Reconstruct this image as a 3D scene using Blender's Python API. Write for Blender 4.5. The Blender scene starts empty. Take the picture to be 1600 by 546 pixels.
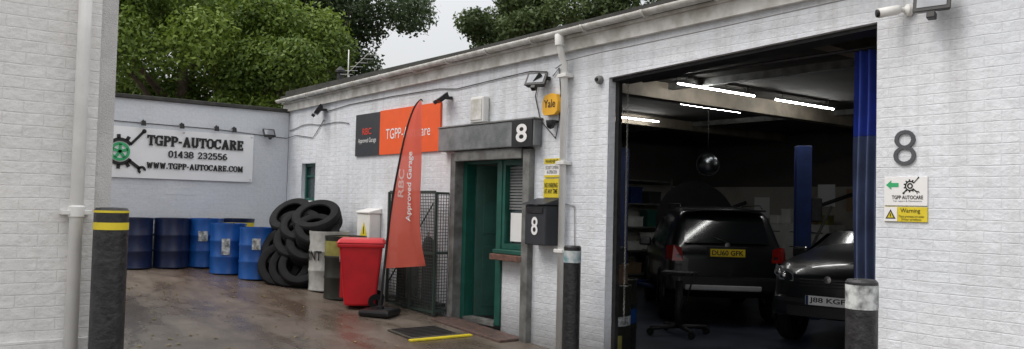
import bpy, bmesh, math, random
import numpy as np
from mathutils import Vector, Matrix, Euler
random.seed(7); rng=np.random.default_rng(7)
sc=bpy.context.scene
COL=sc.collection
rad=math.radians
# ---------------------------------------------------------------- materials
def nodes(name):
    m=bpy.data.materials.new(name); m.use_nodes=True
    nt=m.node_tree; b=nt.nodes["Principled BSDF"]
    return m,nt,b
def N(nt,t,**kw):
    n=nt.nodes.new(t)
    for k,v in kw.items(): setattr(n,k,v)
    return n
def ramp(nt,stops,src):
    r=N(nt,"ShaderNodeValToRGB"); el=r.color_ramp.elements
    el[0].position,el[0].color=stops[0][0],(*stops[0][1],1)
    el[1].position,el[1].color=stops[-1][0],(*stops[-1][1],1)
    for p,c in stops[1:-1]:
        e=el.new(p); e.color=(*c,1)
    nt.links.new(src,r.inputs[0]); return r.outputs[0]
def noise(nt,scale,detail=4,vec=None,rough=.55):
    n=N(nt,"ShaderNodeTexNoise"); n.inputs["Scale"].default_value=scale; n.inputs["Detail"].default_value=detail
    n.inputs["Roughness"].default_value=rough
    if vec is not None: nt.links.new(vec,n.inputs["Vector"])
    return n.outputs["Fac"]
def mapping(nt,src,scale=(1,1,1)):
    mp=N(nt,"ShaderNodeMapping"); mp.inputs["Scale"].default_value=scale
    nt.links.new(src,mp.inputs["Vector"]); return mp.outputs[0]
def mixc(nt,fac,a,b,mode='MIX'):
    m=N(nt,"ShaderNodeMixRGB",blend_type=mode)
    for i,v in ((0,fac),(1,a),(2,b)):
        if isinstance(v,bpy.types.NodeSocket): nt.links.new(v,m.inputs[i])
        elif i==0: m.inputs[0].default_value=v
        else: m.inputs[i].default_value=(*v,1)
    return m.outputs[0]
def mmath(nt,op,a,b,c=None):
    n=N(nt,"ShaderNodeMath",operation=op)
    for i,v in enumerate((a,b,c)):
        if v is None: continue
        if isinstance(v,bpy.types.NodeSocket): nt.links.new(v,n.inputs[i])
        else: n.inputs[i].default_value=v
    return n.outputs[0]
def mat(name,c,rough=.5,metal=0,var=.15,nscale=6,bump=0,bscale=60,emit=0,coat=0,c2=None,spec=.5):
    m,nt,b=nodes(name)
    tc=N(nt,"ShaderNodeTexCoord")
    c2=c2 or tuple(x*(1-var) for x in c)
    f=noise(nt,nscale,5,tc.outputs["Object"])
    colr=ramp(nt,[(.38,c2),(.62,c)],f)
    nt.links.new(colr,b.inputs["Base Color"])
    b.inputs["Roughness"].default_value=rough; b.inputs["Metallic"].default_value=metal
    b.inputs["Specular IOR Level"].default_value=spec
    if coat: b.inputs["Coat Weight"].default_value=coat
    if bump:
        f2=noise(nt,bscale,3,tc.outputs["Object"])
        bp=N(nt,"ShaderNodeBump"); bp.inputs["Strength"].default_value=bump; bp.inputs["Distance"].default_value=.01
        nt.links.new(f2,bp.inputs["Height"]); nt.links.new(bp.outputs[0],b.inputs["Normal"])
    if emit:
        b.inputs["Emission Color"].default_value=(*c,1); b.inputs["Emission Strength"].default_value=emit
    return m
def brick(name,c,dirt,bump=.48,amount=.5,mortar_dark=.94,grime=True,top=3.2):
    m,nt,b=nodes(name)
    uv=N(nt,"ShaderNodeUVMap"); V=uv.outputs[0]
    wn=N(nt,"ShaderNodeTexNoise"); wn.inputs["Scale"].default_value=6; wn.inputs["Detail"].default_value=3
    nt.links.new(V,wn.inputs["Vector"])
    wob=N(nt,"ShaderNodeVectorMath",operation='MULTIPLY_ADD')
    nt.links.new(wn.outputs["Color"],wob.inputs[0]); wob.inputs[1].default_value=(.016,.014,0); nt.links.new(V,wob.inputs[2])
    bt=N(nt,"ShaderNodeTexBrick"); bt.inputs["Scale"].default_value=1
    bt.inputs["Brick Width"].default_value=.225; bt.inputs["Row Height"].default_value=.075
    bt.inputs["Mortar Size"].default_value=.006; bt.inputs["Mortar Smooth"].default_value=.9
    bt.inputs["Color1"].default_value=(1,1,1,1); bt.inputs["Color2"].default_value=(.8,.8,.8,1)
    nt.links.new(wob.outputs[0],bt.inputs["Vector"])
    inv=mmath(nt,'SUBTRACT',1,bt.outputs["Fac"])
    n1=noise(nt,48,4,V,.65); n2=noise(nt,11,4,V); nb=noise(nt,3,3,mapping(nt,V,(1.5,5,1)))
    jd=mmath(nt,'MULTIPLY',inv,ramp(nt,[(.35,(.25,)*3),(.65,(1,)*3)],n2))
    h=mmath(nt,'MULTIPLY_ADD',n1,.9,jd); h=mmath(nt,'MULTIPLY_ADD',n2,1.5,h); h=mmath(nt,'MULTIPLY_ADD',nb,1.2,h)
    bp=N(nt,"ShaderNodeBump"); bp.inputs["Strength"].default_value=bump; bp.inputs["Distance"].default_value=.007
    nt.links.new(h,bp.inputs["Height"]); nt.links.new(bp.outputs[0],b.inputs["Normal"])
    st=noise(nt,1.3,6,V,.65); sk=noise(nt,1,5,mapping(nt,V,(7,.5,1)),.6); fine=noise(nt,26,3,V)
    base=mixc(nt,1,c,ramp(nt,[(0,(mortar_dark,)*3),(1,(1,1,1))],inv),'MULTIPLY')
    d1=ramp(nt,[(.5,(0,0,0)),(.78,(amount,)*3)],st)
    x=mixc(nt,d1,base,dirt)
    x=mixc(nt,1,x,ramp(nt,[(.42,(.94,.95,.96)),(.58,(1,1,1))],noise(nt,.8,3,V)),'MULTIPLY')
    sep=N(nt,"ShaderNodeSeparateXYZ"); nt.links.new(V,sep.inputs[0]); z=sep.outputs[1]
    if grime:
        up=ramp(nt,[(0,(.25,)*3),(1,(1,)*3)],mmath(nt,'DIVIDE',z,top))
        d2=mixc(nt,1,ramp(nt,[(.46,(0,0,0)),(.72,(amount*1.4,)*3)],sk),up,'MULTIPLY')
        x=mixc(nt,d2,x,dirt)
        zz=mmath(nt,'MULTIPLY_ADD',st,.6,z)
        lo=ramp(nt,[(.2,(.8,)*3),(.72,(0,0,0))],zz)
        x=mixc(nt,lo,x,tuple(q*.45 for q in dirt))
    x=mixc(nt,1,x,ramp(nt,[(.3,(.93,.93,.93)),(.7,(1.03,1.03,1.03))],fine),'MULTIPLY')
    nt.links.new(x,b.inputs["Base Color"]); b.inputs["Roughness"].default_value=.7; b.inputs["Specular IOR Level"].default_value=.3
    return m
M={}
M['wall']=brick("white_painted_brick",(.745,.775,.82),(.46,.46,.45),amount=.42)
M['wallback']=brick("pale_grey_painted_wall",(.68,.71,.745),(.46,.48,.49),bump=.28,amount=.35,mortar_dark=.97,grime=False)
M['wallleft']=brick("cream_painted_brick",(.78,.77,.755),(.56,.52,.46),amount=.3,grime=False)
M['render']=mat("rough_render",(.62,.61,.60),.85,var=.15,nscale=5,bump=.9,bscale=120)
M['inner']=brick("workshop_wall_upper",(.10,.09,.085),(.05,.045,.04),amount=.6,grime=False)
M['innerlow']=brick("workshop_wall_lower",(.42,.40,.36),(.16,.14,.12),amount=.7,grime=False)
M['white']=mat("white_plastic",(.78,.78,.76),.45,var=.14,nscale=3)
M['fascia']=mat("weathered_white_fascia",(.72,.72,.70),.6,nscale=5,c2=(.46,.45,.41))
M['felt']=mat("roof_felt",(.06,.06,.055),.9,var=.4,nscale=5,bump=.5)
M['green']=mat("green_paint",(.010,.095,.070),.4,var=.25)
M['greend']=mat("dull_green_door_paint",(.022,.095,.075),.45,var=.4,nscale=2)
M['steel']=mat("weathered_grey_steel",(.20,.205,.20),.6,var=.45,nscale=6,bump=.3,c2=(.10,.10,.095))
M['canopy']=mat("grey_weathered_canopy",(.22,.23,.24),.75,nscale=4,bump=.5,bscale=40,c2=(.12,.13,.135))
M['black']=mat("black_plastic",(.012,.012,.013),.4,var=.3)
M['matteblack']=mat("matte_black_lining",(.008,.008,.009),.9,var=.3,spec=.15)
M['blackrough']=mat("worn_black_paint",(.02,.02,.022),.55,nscale=12,bump=.5,bscale=40,c2=(.008,.008,.009))
M['blackchip']=mat("chipped_black_paint",(.012,.012,.014),.45,nscale=18,bump=.8,bscale=30,c2=(.028,.028,.03))
M['rubber']=mat("tyre_rubber",(.010,.010,.011),.75,var=.5,nscale=10,bump=.4,bscale=90,c2=(.005,.005,.006),spec=.25)
M['navy']=mat("navy_drum_paint",(.008,.018,.065),.35,var=.3)
M['blue']=mat("blue_drum_paint",(.010,.09,.34),.33,nscale=4,c2=(.008,.06,.25))
M['drumgrey']=mat("grey_drum_paint",(.45,.45,.43),.45,var=.3)
M['drumblack']=mat("black_drum_paint",(.02,.022,.016),.4,var=.3)
M['yellow']=mat("yellow_paint",(.75,.60,.03),.5,var=.15)
M['olive']=mat("olive_yellow_paint",(.30,.28,.07),.5,var=.35)
M['red']=mat("red_plastic",(.66,.012,.022),.35,var=.2,nscale=3)
M['orange']=mat("orange_panel",(.85,.11,.015),.5,var=.06)
M['char']=mat("charcoal_panel",(.03,.033,.04),.5,var=.1)
M['redtext']=mat("red_lettering",(.7,.05,.02),.5)
M['whitetext']=mat("white_lettering",(.82,.82,.82),.5,var=.03)
M['pinktext']=mat("pale_faded_lettering",(.85,.55,.50),.6,var=.05)
M['blacktext']=mat("black_lettering",(.01,.01,.01),.5)
M['greytext']=mat("grey_lettering",(.085,.09,.10),.4)
M['banner']=mat("white_vinyl_banner",(.86,.88,.89),.45,var=.05,nscale=2)
M['greenlogo']=mat("green_print",(.04,.42,.16),.5)
M['brickred']=mat("red_brick_sill",(.20,.10,.075),.8,var=.5,nscale=14,bump=.6)
M['step']=mat("worn_brick_step",(.15,.085,.07),.5,nscale=14,bump=.8,c2=(.06,.05,.045))
M['glassd']=mat("dark_glass",(.010,.012,.014),.10,var=.1,spec=.6)
M['glassw']=mat("window_glass",(.05,.075,.08),.1,var=.3,spec=.7)
M['blind']=mat("grey_blind",(.22,.23,.23),.6)
M['carpaint']=mat("black_car_paint",(.008,.009,.012),.28,var=.1,coat=.45)
M['chrome']=mat("chrome",(.75,.75,.76),.18,1)
M['dullmetal']=mat("dull_dark_metal",(.16,.17,.18),.28,1)
M['silver']=mat("silver_trim",(.50,.50,.51),.4,var=.1)
M['alloy']=mat("alloy_rim",(.35,.35,.36),.3,.9)
M['lamp']=mat("clear_lamp_glass",(.30,.32,.35),.1,.3)
M['tail']=mat("red_lamp_lens",(.35,.015,.012),.15)
M['plate_y']=mat("yellow_number_plate",(.95,.70,.03),.35,var=.03)
M['plate_w']=mat("white_number_plate",(.85,.85,.85),.35,var=.03)
M['liftblue']=mat("dark_blue_lift_paint",(.010,.028,.12),.4,var=.3)
M['curtb']=mat("blue_curtain_fabric",(.02,.05,.33),.75,var=.3)
M['curtg']=mat("grey_blue_curtain_fabric",(.07,.095,.19),.8,var=.4,nscale=3)
M['led']=mat("led_tube",(1,1,.97),.4,emit=60)
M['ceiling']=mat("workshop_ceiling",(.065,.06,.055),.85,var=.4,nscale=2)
M['beam']=mat("beige_ceiling_beam",(.24,.205,.16),.7,var=.4,nscale=3)
M['wood']=mat("workbench_wood",(.16,.10,.06),.6,var=.4)
M['card']=mat("cardboard",(.32,.22,.13),.8)
M['cabinet']=mat("pale_cabinet_metal",(.6,.6,.58),.4)
M['cable']=mat("black_cable",(.03,.03,.03),.6)
M['cableg']=mat("grey_cable",(.25,.25,.25),.6)
M['tape']=mat("worn_white_tape",(.60,.63,.63),.5,nscale=14,c2=(.12,.13,.13))
M['tapeb']=mat("worn_white_blue_tape",(.16,.30,.34),.5,nscale=10,c2=(.55,.58,.58))
M['bark']=mat("bark",(.10,.075,.05),.9,var=.4,nscale=8,bump=.8,bscale=25)
M['mat']=mat("rubber_mat",(.075,.065,.05),.8,var=.4,nscale=20,bump=.8)
M['galv']=mat("dark_green_grey_wire",(.075,.09,.083),.5,.2)
M['gatef']=mat("dull_green_grey_frame",(.04,.065,.055),.5,var=.3)
M['amber']=mat("amber_alarm_cover",(.85,.45,.03),.4,var=.1)
m,nt,b=nodes("red_flag_cloth"); b.inputs["Base Color"].default_value=(.9,.15,.10,1); b.inputs["Roughness"].default_value=.7
tl=N(nt,"ShaderNodeBsdfTranslucent"); tl.inputs[0].default_value=(1,.28,.20,1)
ms=N(nt,"ShaderNodeMixShader"); ms.inputs[0].default_value=.5
tp_=N(nt,"ShaderNodeBsdfTransparent"); ms2=N(nt,"ShaderNodeMixShader"); ms2.inputs[0].default_value=.08
nt.links.new(b.outputs[0],ms.inputs[1]); nt.links.new(tl.outputs[0],ms.inputs[2]); nt.links.new(ms.outputs[0],ms2.inputs[1]); nt.links.new(tp_.outputs[0],ms2.inputs[2]); nt.links.new(ms2.outputs[0],nt.nodes["Material Output"].inputs[0])
M['flag']=m
def leafmat(name,a,bcol):
    m,nt,b=nodes(name)
    at=N(nt,"ShaderNodeAttribute"); at.attribute_name="tint"
    c=mixc(nt,at.outputs["Fac"],a,bcol)
    nt.links.new(c,b.inputs["Base Color"]); b.inputs["Roughness"].default_value=.5; b.inputs["Specular IOR Level"].default_value=.35
    tl=N(nt,"ShaderNodeBsdfTranslucent"); nt.links.new(c,tl.inputs[0])
    ms=N(nt,"ShaderNodeMixShader"); ms.inputs[0].default_value=.3
    nt.links.new(b.outputs[0],ms.inputs[1]); nt.links.new(tl.outputs[0],ms.inputs[2]); nt.links.new(ms.outputs[0],nt.nodes["Material Output"].inputs[0])
    return m
M['leafbright']=leafmat("bright_green_leaves",(.045,.09,.014),(.23,.32,.05))
M['leafdark']=leafmat("dark_green_leaves",(.028,.05,.02),(.085,.13,.05))
M['leafdull']=leafmat("dull_green_leaves",(.035,.062,.02),(.13,.18,.06))
# ground: wet, stained, reddish-brown concrete
m,nt,b=nodes("damp_concrete"); tc=N(nt,"ShaderNodeTexCoord"); V=tc.outputs["Object"]
a1=noise(nt,.5,6,V,.62); a2=noise(nt,3.2,5,V,.6); a3=noise(nt,40,4,V,.6); a4=noise(nt,.9,5,mapping(nt,V,(.45,1.6,1)),.6)
c=ramp(nt,[(.34,(.115,.098,.080)),(.5,(.18,.158,.132)),(.66,(.25,.225,.195))],a1)
c=mixc(nt,1,c,ramp(nt,[(.33,(.72,.70,.68)),(.65,(1.06,1.05,1.04))],a2),'MULTIPLY')
c=mixc(nt,1,c,ramp(nt,[(.3,(.78,.78,.78)),(.7,(1.12,1.12,1.12))],a3),'MULTIPLY')
c=mixc(nt,ramp(nt,[(.46,(0,0,0)),(.64,(.55,.55,.55))],a4),c,(.072,.056,.044))
sepg=N(nt,"ShaderNodeSeparateXYZ"); nt.links.new(V,sepg.inputs[0])
yy=mmath(nt,'MULTIPLY_ADD',a1,1.6,sepg.outputs[1])
c=mixc(nt,ramp(nt,[(.0,(0,0,0)),(.5,(.5,.5,.5)),(1,(.1,.1,.1))],mmath(nt,'DIVIDE',mmath(nt,'SUBTRACT',yy,3.2),3.2)),c,(.115,.068,.045))
vo=N(nt,"ShaderNodeTexVoronoi",feature='DISTANCE_TO_EDGE'); vo.inputs["Scale"].default_value=.42
wv=N(nt,"ShaderNodeTexNoise"); wv.inputs["Scale"].default_value=2.5; wv.inputs["Detail"].default_value=4; nt.links.new(V,wv.inputs["Vector"])
wa=N(nt,"ShaderNodeVectorMath",operation='MULTIPLY_ADD'); nt.links.new(wv.outputs["Color"],wa.inputs[0]); wa.inputs[1].default_value=(.5,.5,0); nt.links.new(V,wa.inputs[2]); nt.links.new(wa.outputs[0],vo.inputs["Vector"])
c=mixc(nt,ramp(nt,[(.002,(.7,.7,.7)),(.008,(0,0,0))],vo.outputs["Distance"]),c,(.04,.036,.03))
nt.links.new(c,b.inputs["Base Color"])
r=ramp(nt,[(.36,(.55,.55,.55)),(.58,(.20,.20,.20))],a4); r2=mixc(nt,1,r,ramp(nt,[(.3,(.8,.8,.8)),(.7,(1.25,1.25,1.25))],a2),'MULTIPLY')
nt.links.new(r2,b.inputs["Roughness"])
bp=N(nt,"ShaderNodeBump"); bp.inputs["Strength"].default_value=.35; bp.inputs["Distance"].default_value=.006
nt.links.new(a3,bp.inputs["Height"]); nt.links.new(bp.outputs[0],b.inputs["Normal"])
M['ground']=m
M['floor']=mat("oily_workshop_floor",(.07,.085,.12),.3,var=.5,nscale=2,c2=(.025,.03,.045))

# ---------------------------------------------------------------- builders
ORG={}
def meta(o,label,category,group=None):
    o["label"]=label; o["category"]=category
    if group: o["group"]=group
def thing(name,label,category,loc=(0,0,0),rotz=0,world=True,group=None):
    o=bpy.data.objects.new(name,None); o.empty_display_size=.2; COL.objects.link(o)
    o.location=loc; o.rotation_euler=(0,0,rotz); meta(o,label,category,group)
    ORG[o.name]=Vector(loc) if world else Vector((0,0,0)); return o
def org(p):
    while p is not None:
        if p.name in ORG: return ORG[p.name]
        p=p.parent
    return Vector((0,0,0))
def mk(name,verts,faces,material,parent=None,smooth=False,bevel=0):
    verts=[Vector(v) for v in verts]
    o0=org(parent)
    me=bpy.data.meshes.new(name)
    me.from_pydata([v-o0 for v in verts],[],faces)
    uv=me.uv_layers.new(name="UVMap")
    me.update()
    for p in me.polygons:
        n=p.normal; ax=max(range(3),key=lambda i:abs(n[i]))
        for li in p.loop_indices:
            v=verts[me.loops[li].vertex_index]
            uv.data[li].uv=(v.y,v.z) if ax==0 else ((v.x,v.z) if ax==1 else (v.x,v.y))
        p.use_smooth=smooth
    me.materials.append(material)
    o=bpy.data.objects.new(name,me); COL.objects.link(o)
    if parent: o.parent=parent
    if bevel:
        bm=o.modifiers.new("bevel","BEVEL"); bm.width=bevel; bm.segments=2; bm.limit_method='ANGLE'
    return o
def sub(o,l=2):
    s=o.modifiers.new("subdivision","SUBSURF"); s.levels=l; s.render_levels=l; return o
CF=[(0,3,2,1),(4,5,6,7),(0,1,5,4),(1,2,6,5),(2,3,7,6),(3,0,4,7)]
def cub(x0,x1,y0,y1,z0,z1): return [(x0,y0,z0),(x1,y0,z0),(x1,y1,z0),(x0,y1,z0),(x0,y0,z1),(x1,y0,z1),(x1,y1,z1),(x0,y1,z1)]
def boxes(name,lst,material,parent=None,bevel=0):
    V=[];F=[]
    for b in lst:
        vs=cub(*b) if len(b)==6 else list(b)
        F+= [tuple(i+len(V) for i in f) for f in CF]; V+=vs
    return mk(name,V,F,material,parent,bevel=bevel)
def box(name,x0,x1,y0,y1,z0,z1,material,parent=None,bevel=0): return boxes(name,[(x0,x1,y0,y1,z0,z1)],material,parent,bevel)
def sweep(name,pts,r,material,parent=None,n=8,closed=False,caps=True):
    P=[Vector(p) for p in pts]; rs=r if isinstance(r,(list,tuple)) else [r]*len(P)
    V=[];F=[];L=len(P)
    prevu=None
    for i,p in enumerate(P):
        if closed: t=P[(i+1)%L]-P[i-1]
        else: t=(P[min(i+1,L-1)]-P[max(i-1,0)])
        t.normalize()
        if prevu is None: u=t.orthogonal().normalized()
        else:
            u=(prevu-t*prevu.dot(t)); u=u.normalized() if u.length>1e-5 else t.orthogonal().normalized()
        prevu=u; w=t.cross(u)
        for k in range(n):
            a=2*math.pi*k/n; V.append(p+(u*math.cos(a)+w*math.sin(a))*rs[i])
    for i in range(L if closed else L-1):
        j=(i+1)%L
        for k in range(n):
            k2=(k+1)%n; F.append((i*n+k,i*n+k2,j*n+k2,j*n+k))
    if caps and not closed:
        F.append(tuple(range(n))[::-1]); F.append(tuple((L-1)*n+k for k in range(n)))
    return mk(name,V,F,material,parent,smooth=n>4)
def lathe(name,prof,material,parent=None,n=32,c=(0,0,0),axis='z',smooth=True,closed=False):
    V=[];F=[]; c=Vector(c)
    for (r,z) in prof:
        for k in range(n):
            a=2*math.pi*k/n; x,y=r*math.cos(a),r*math.sin(a)
            v=(x,y,z) if axis=='z' else ((x,z,y) if axis=='y' else (z,x,y))
            V.append(c+Vector(v))
    L=len(prof)
    for i in range(L if closed else L-1):
        j=(i+1)%L
        for k in range(n):
            k2=(k+1)%n; F.append((i*n+k,i*n+k2,j*n+k2,j*n+k))
    o=mk(name,V,F,material,parent,smooth=smooth)
    if smooth: bpy_ang(o)
    return o
def bpy_ang(o,ang=35):
    me=o.data; bm=bmesh.new(); bm.from_mesh(me)
    bmesh.ops.recalc_face_normals(bm,faces=bm.faces)
    for e in bm.edges:
        if len(e.link_faces)==2 and e.calc_face_angle(0)>rad(ang): e.smooth=False
    bm.to_mesh(me); bm.free()
class Plane:
    def __init__(s,o,ux,uy): s.o=Vector(o);s.ux=Vector(ux);s.uy=Vector(uy);s.n=s.ux.cross(s.uy)
    def __call__(s,x,y,z=0): return s.o+s.ux*x+s.uy*y+s.n*z
def wallp(y): return Plane((0,y,0),(1,0,0),(0,0,1))
def backp(x): return Plane((x,0,0),(0,1,0),(0,0,1))
def poly(name,polys,pl,material,parent,off=0,thick=0):
    V=[];F=[]
    for pts in polys:
        a=len(V); n=len(pts)
        V+=[pl(x,y,off+thick) for x,y in pts]; F.append(tuple(range(a,a+n)))
        if thick:
            V+=[pl(x,y,off) for x,y in pts]
            for i in range(n):
                j=(i+1)%n; F.append((a+j,a+i,a+n+i,a+n+j))
    return mk(name,V,F,material,parent)
def circ(cx,cy,r,n=24,ry=None,a0=0,a1=2*math.pi):
    ry=ry or r; return [(cx+r*math.cos(a0+(a1-a0)*i/n),cy+ry*math.sin(a0+(a1-a0)*i/n)) for i in range(n)]
def arcring(cx,cy,r0,r1,a0,a1,n=24):
    out=[]
    for i in range(n):
        a=rad(a0+(a1-a0)*i/n); b=rad(a0+(a1-a0)*(i+1)/n)
        out.append([(cx+r0*math.cos(a),cy+r0*math.sin(a)),(cx+r1*math.cos(a),cy+r1*math.sin(a)),(cx+r1*math.cos(b),cy+r1*math.sin(b)),(cx+r0*math.cos(b),cy+r0*math.sin(b))])
    return out
def bar(x0,y0,x1,y1,w):
    d=Vector((x1-x0,y1-y0)); d.normalize(); p=Vector((-d.y,d.x))*w/2
    return [(x0+p.x,y0+p.y),(x0-p.x,y0-p.y),(x1-p.x,y1-p.y),(x1+p.x,y1+p.y)]
def emblem(cx,cy,s,pl,parent,off=.001):
    P=arcring(cx,cy,.60*s,.80*s,35,325)
    P+=[bar(cx+.74*s*math.cos(a),cy+.74*s*math.sin(a),cx+1.0*s*math.cos(a),cy+1.0*s*math.sin(a),.2*s) for a in [rad(62+34*k) for k in range(8)]]
    P+=[bar(cx+.55*s,cy+.42*s,cx+1.25*s,cy+1.22*s,.15*s),bar(cx+.50*s,cy-.50*s,cx+1.10*s,cy-.95*s,.20*s),bar(cx-.55*s,cy-.6*s,cx-1.0*s,cy-1.12*s,.2*s)]
    P+=[circ(cx+1.28*s,cy+1.25*s,.13*s,10),circ(cx-1.0*s,cy-1.12*s,.17*s,10)]+arcring(cx+1.22*s,cy-1.02*s,.09*s,.24*s,-10,250,10)
    poly("logo",P,pl,M['blacktext'],parent,off=off)
def clone(src,loc,rot=(0,0,0),scale=None,label=None):
    n=src.copy(); COL.objects.link(n); n.location=loc; n.rotation_euler=rot
    if scale: n.scale=scale
    if label: n["label"]=label
    def rec(a,b):
        for ch in a.children:
            c=ch.copy(); COL.objects.link(c); c.parent=b; rec(ch,c)
    rec(src,n); return n
def text(body,x0,x1,y0,y1,pl,material,parent,bold=0,off=.004,rot=0,name="lettering",thick=.0,warp=None):
    cu=bpy.data.curves.new("t",'FONT'); cu.body=body; cu.size=1; cu.offset=bold; cu.resolution_u=4; cu.align_x='CENTER'
    cu.space_line=.9
    if thick: cu.extrude=.5
    ob=bpy.data.objects.new("t",cu); COL.objects.link(ob)
    dg=bpy.context.evaluated_depsgraph_get(); dg.update()
    me=bpy.data.meshes.new_from_object(ob.evaluated_get(dg))
    bpy.data.objects.remove(ob)
    vs=[v.co.copy() for v in me.vertices]; fs=[tuple(p.vertices) for p in me.polygons]
    bpy.data.meshes.remove(me)
    if rot:
        R=Matrix.Rotation(rad(rot),3,'Z'); vs=[R@v for v in vs]
    ax0=min(v.x for v in vs);ax1=max(v.x for v in vs);ay0=min(v.y for v in vs);ay1=max(v.y for v in vs)
    out=[]
    for v in vs:
        zz=off+(thick*(v.z+.5) if thick else 0)
        p=(x0+(v.x-ax0)/(ax1-ax0)*(x1-x0), y0+(v.y-ay0)/(ay1-ay0)*(y1-y0))
        out.append(warp(*p) if warp else pl(p[0],p[1],zz))
    return mk(name,out,fs,material,parent)
SL={'T':(.8,[(.4,0,.4,1),(.0,1,.8,1)],[(.2,0,.6,0),(0,1,0,.74),(.8,1,.8,.74)]),
 'P':(.75,[(.18,0,.18,1),(.18,1,.55,1),(.55,1,.70,.87),(.70,.87,.70,.62),(.70,.62,.55,.48),(.55,.48,.18,.48)],[(0,0,.38,0),(0,1,.2,1)]),
 'G':(.85,[(.78,.8,.6,1),(.6,1,.28,1),(.28,1,.08,.78),(.08,.78,.08,.22),(.08,.22,.28,0),(.28,0,.72,0),(.72,0,.72,.42)],[(.5,.42,.88,.42),(.78,.7,.78,1)]),
 'A':(.9,[(.14,0,.45,1),(.76,0,.45,1),(.24,.3,.66,.3)],[(0,0,.3,0),(.6,0,.9,0)]),
 'U':(.9,[(.17,1,.17,.2),(.17,.2,.32,0),(.32,0,.58,0),(.58,0,.73,.2),(.73,.2,.73,1)],[(0,1,.34,1),(.56,1,.9,1)]),
 'O':(.85,[(.28,0,.57,0),(.57,0,.77,.22),(.77,.22,.77,.78),(.77,.78,.57,1),(.57,1,.28,1),(.28,1,.08,.78),(.08,.78,.08,.22),(.08,.22,.28,0)],[]),
 'C':(.82,[(.76,.78,.58,1),(.58,1,.28,1),(.28,1,.08,.78),(.08,.78,.08,.22),(.08,.22,.28,0),(.28,0,.58,0),(.58,0,.76,.2)],[(.76,.68,.76,1)]),
 'R':(.88,[(.18,0,.18,1),(.18,1,.55,1),(.55,1,.68,.87),(.68,.87,.68,.65),(.68,.65,.55,.52),(.55,.52,.18,.52),(.45,.52,.74,0)],[(0,0,.36,0),(0,1,.2,1),(.62,0,.88,0)]),
 'E':(.76,[(.18,0,.18,1),(.18,1,.7,1),(.18,0,.7,0),(.18,.5,.54,.5)],[(0,0,.2,0),(0,1,.2,1),(.7,1,.7,.76),(.7,0,.7,.24),(.54,.38,.54,.62)]),
 'W':(1.15,[(.14,1,.34,0),(.34,0,.57,.9),(.57,.9,.80,0),(.80,0,1.01,1)],[(0,1,.30,1),(.85,1,1.15,1)]),
 'M':(1.1,[(.18,0,.18,1),(.18,1,.55,.15),(.55,.15,.92,1),(.92,1,.92,0)],[(0,0,.36,0),(.74,0,1.1,0),(0,1,.2,1),(.9,1,1.1,1)]),
 '-':(.45,[(.08,.42,.37,.42)],[]),'.':(.3,[(.15,0,.15,.06)],[]),' ':(.45,[],[]),
 '0':(.72,[(.24,0,.48,0),(.48,0,.64,.22),(.64,.22,.64,.78),(.64,.78,.48,1),(.48,1,.24,1),(.24,1,.08,.78),(.08,.78,.08,.22),(.08,.22,.24,0)],[]),
 '1':(.55,[(.3,0,.3,1),(.3,1,.08,.84)],[(.08,0,.52,0)]),
 '4':(.74,[(.52,0,.52,1),(.52,1,.05,.3),(.05,.3,.7,.3)],[(.36,0,.68,0)]),
 '3':(.7,[(.08,.85,.24,1),(.24,1,.46,1),(.46,1,.60,.85),(.60,.85,.60,.66),(.60,.66,.44,.53),(.44,.53,.26,.53),(.44,.53,.63,.38),(.63,.38,.63,.16),(.63,.16,.46,0),(.46,0,.22,0),(.22,0,.07,.15)],[]),
 '8':(.72,[(.24,.53,.48,.53),(.48,.53,.62,.68),(.62,.68,.62,.86),(.62,.86,.48,1),(.48,1,.24,1),(.24,1,.10,.86),(.10,.86,.10,.68),(.10,.68,.24,.53),(.48,.53,.66,.36),(.66,.36,.66,.16),(.66,.16,.5,0),(.5,0,.22,0),(.22,0,.06,.16),(.06,.16,.06,.36),(.06,.36,.24,.53)],[]),
 '2':(.7,[(.08,.8,.24,1),(.24,1,.46,1),(.46,1,.61,.84),(.61,.84,.61,.66),(.61,.66,.08,0),(.08,0,.64,0)],[(.64,0,.64,.2)]),
 '5':(.7,[(.58,1,.14,1),(.14,1,.10,.55),(.10,.55,.44,.6),(.44,.6,.62,.42),(.62,.42,.62,.18),(.62,.18,.46,0),(.46,0,.22,0),(.22,0,.07,.14)],[]),
 '6':(.72,[(.56,.94,.36,1),(.36,1,.12,.72),(.12,.72,.08,.28),(.08,.28,.24,0),(.24,0,.48,0),(.48,0,.64,.18),(.64,.18,.64,.38),(.64,.38,.48,.56),(.48,.56,.24,.56),(.24,.56,.10,.38)],[])}
def slab(body,x0,x1,y0,y1,pl,material,parent,wt=.2,sf=.12,gap=.16,off=.004):
    cx=0;st=[]
    for ch in body:
        w_,a,b_=SL[ch]
        for s_ in a: st.append((s_,cx,wt))
        for s_ in b_: st.append((s_,cx,sf))
        cx+=w_+gap
    tot=cx-gap; sx=(x1-x0)/tot; H=(y1-y0); V=[];F=[]
    for k,((a,b_,c,d),o_,w_) in enumerate(st):
        def fy(v): return y0+(w_/2+v*(1-w_))*H
        p=Vector((x0+(a+o_)*sx,fy(b_))); q=Vector((x0+(c+o_)*sx,fy(d)))
        t=(q-p)
        if t.length<1e-6: continue
        t.normalize(); n_=Vector((-t.y,t.x))
        hw=w_*.5*H*(1 if abs(t.x)<.6 else .72)
        e=t*hw*.6; i0=len(V); zz=off+.00003*(k%40)
        for pt in (p-e+n_*hw,p-e-n_*hw,q+e-n_*hw,q+e+n_*hw): V.append(pl(pt.x,pt.y,zz))
        F.append((i0,i0+1,i0+2,i0+3))
    return mk("lettering",V,F,material,parent)

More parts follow.
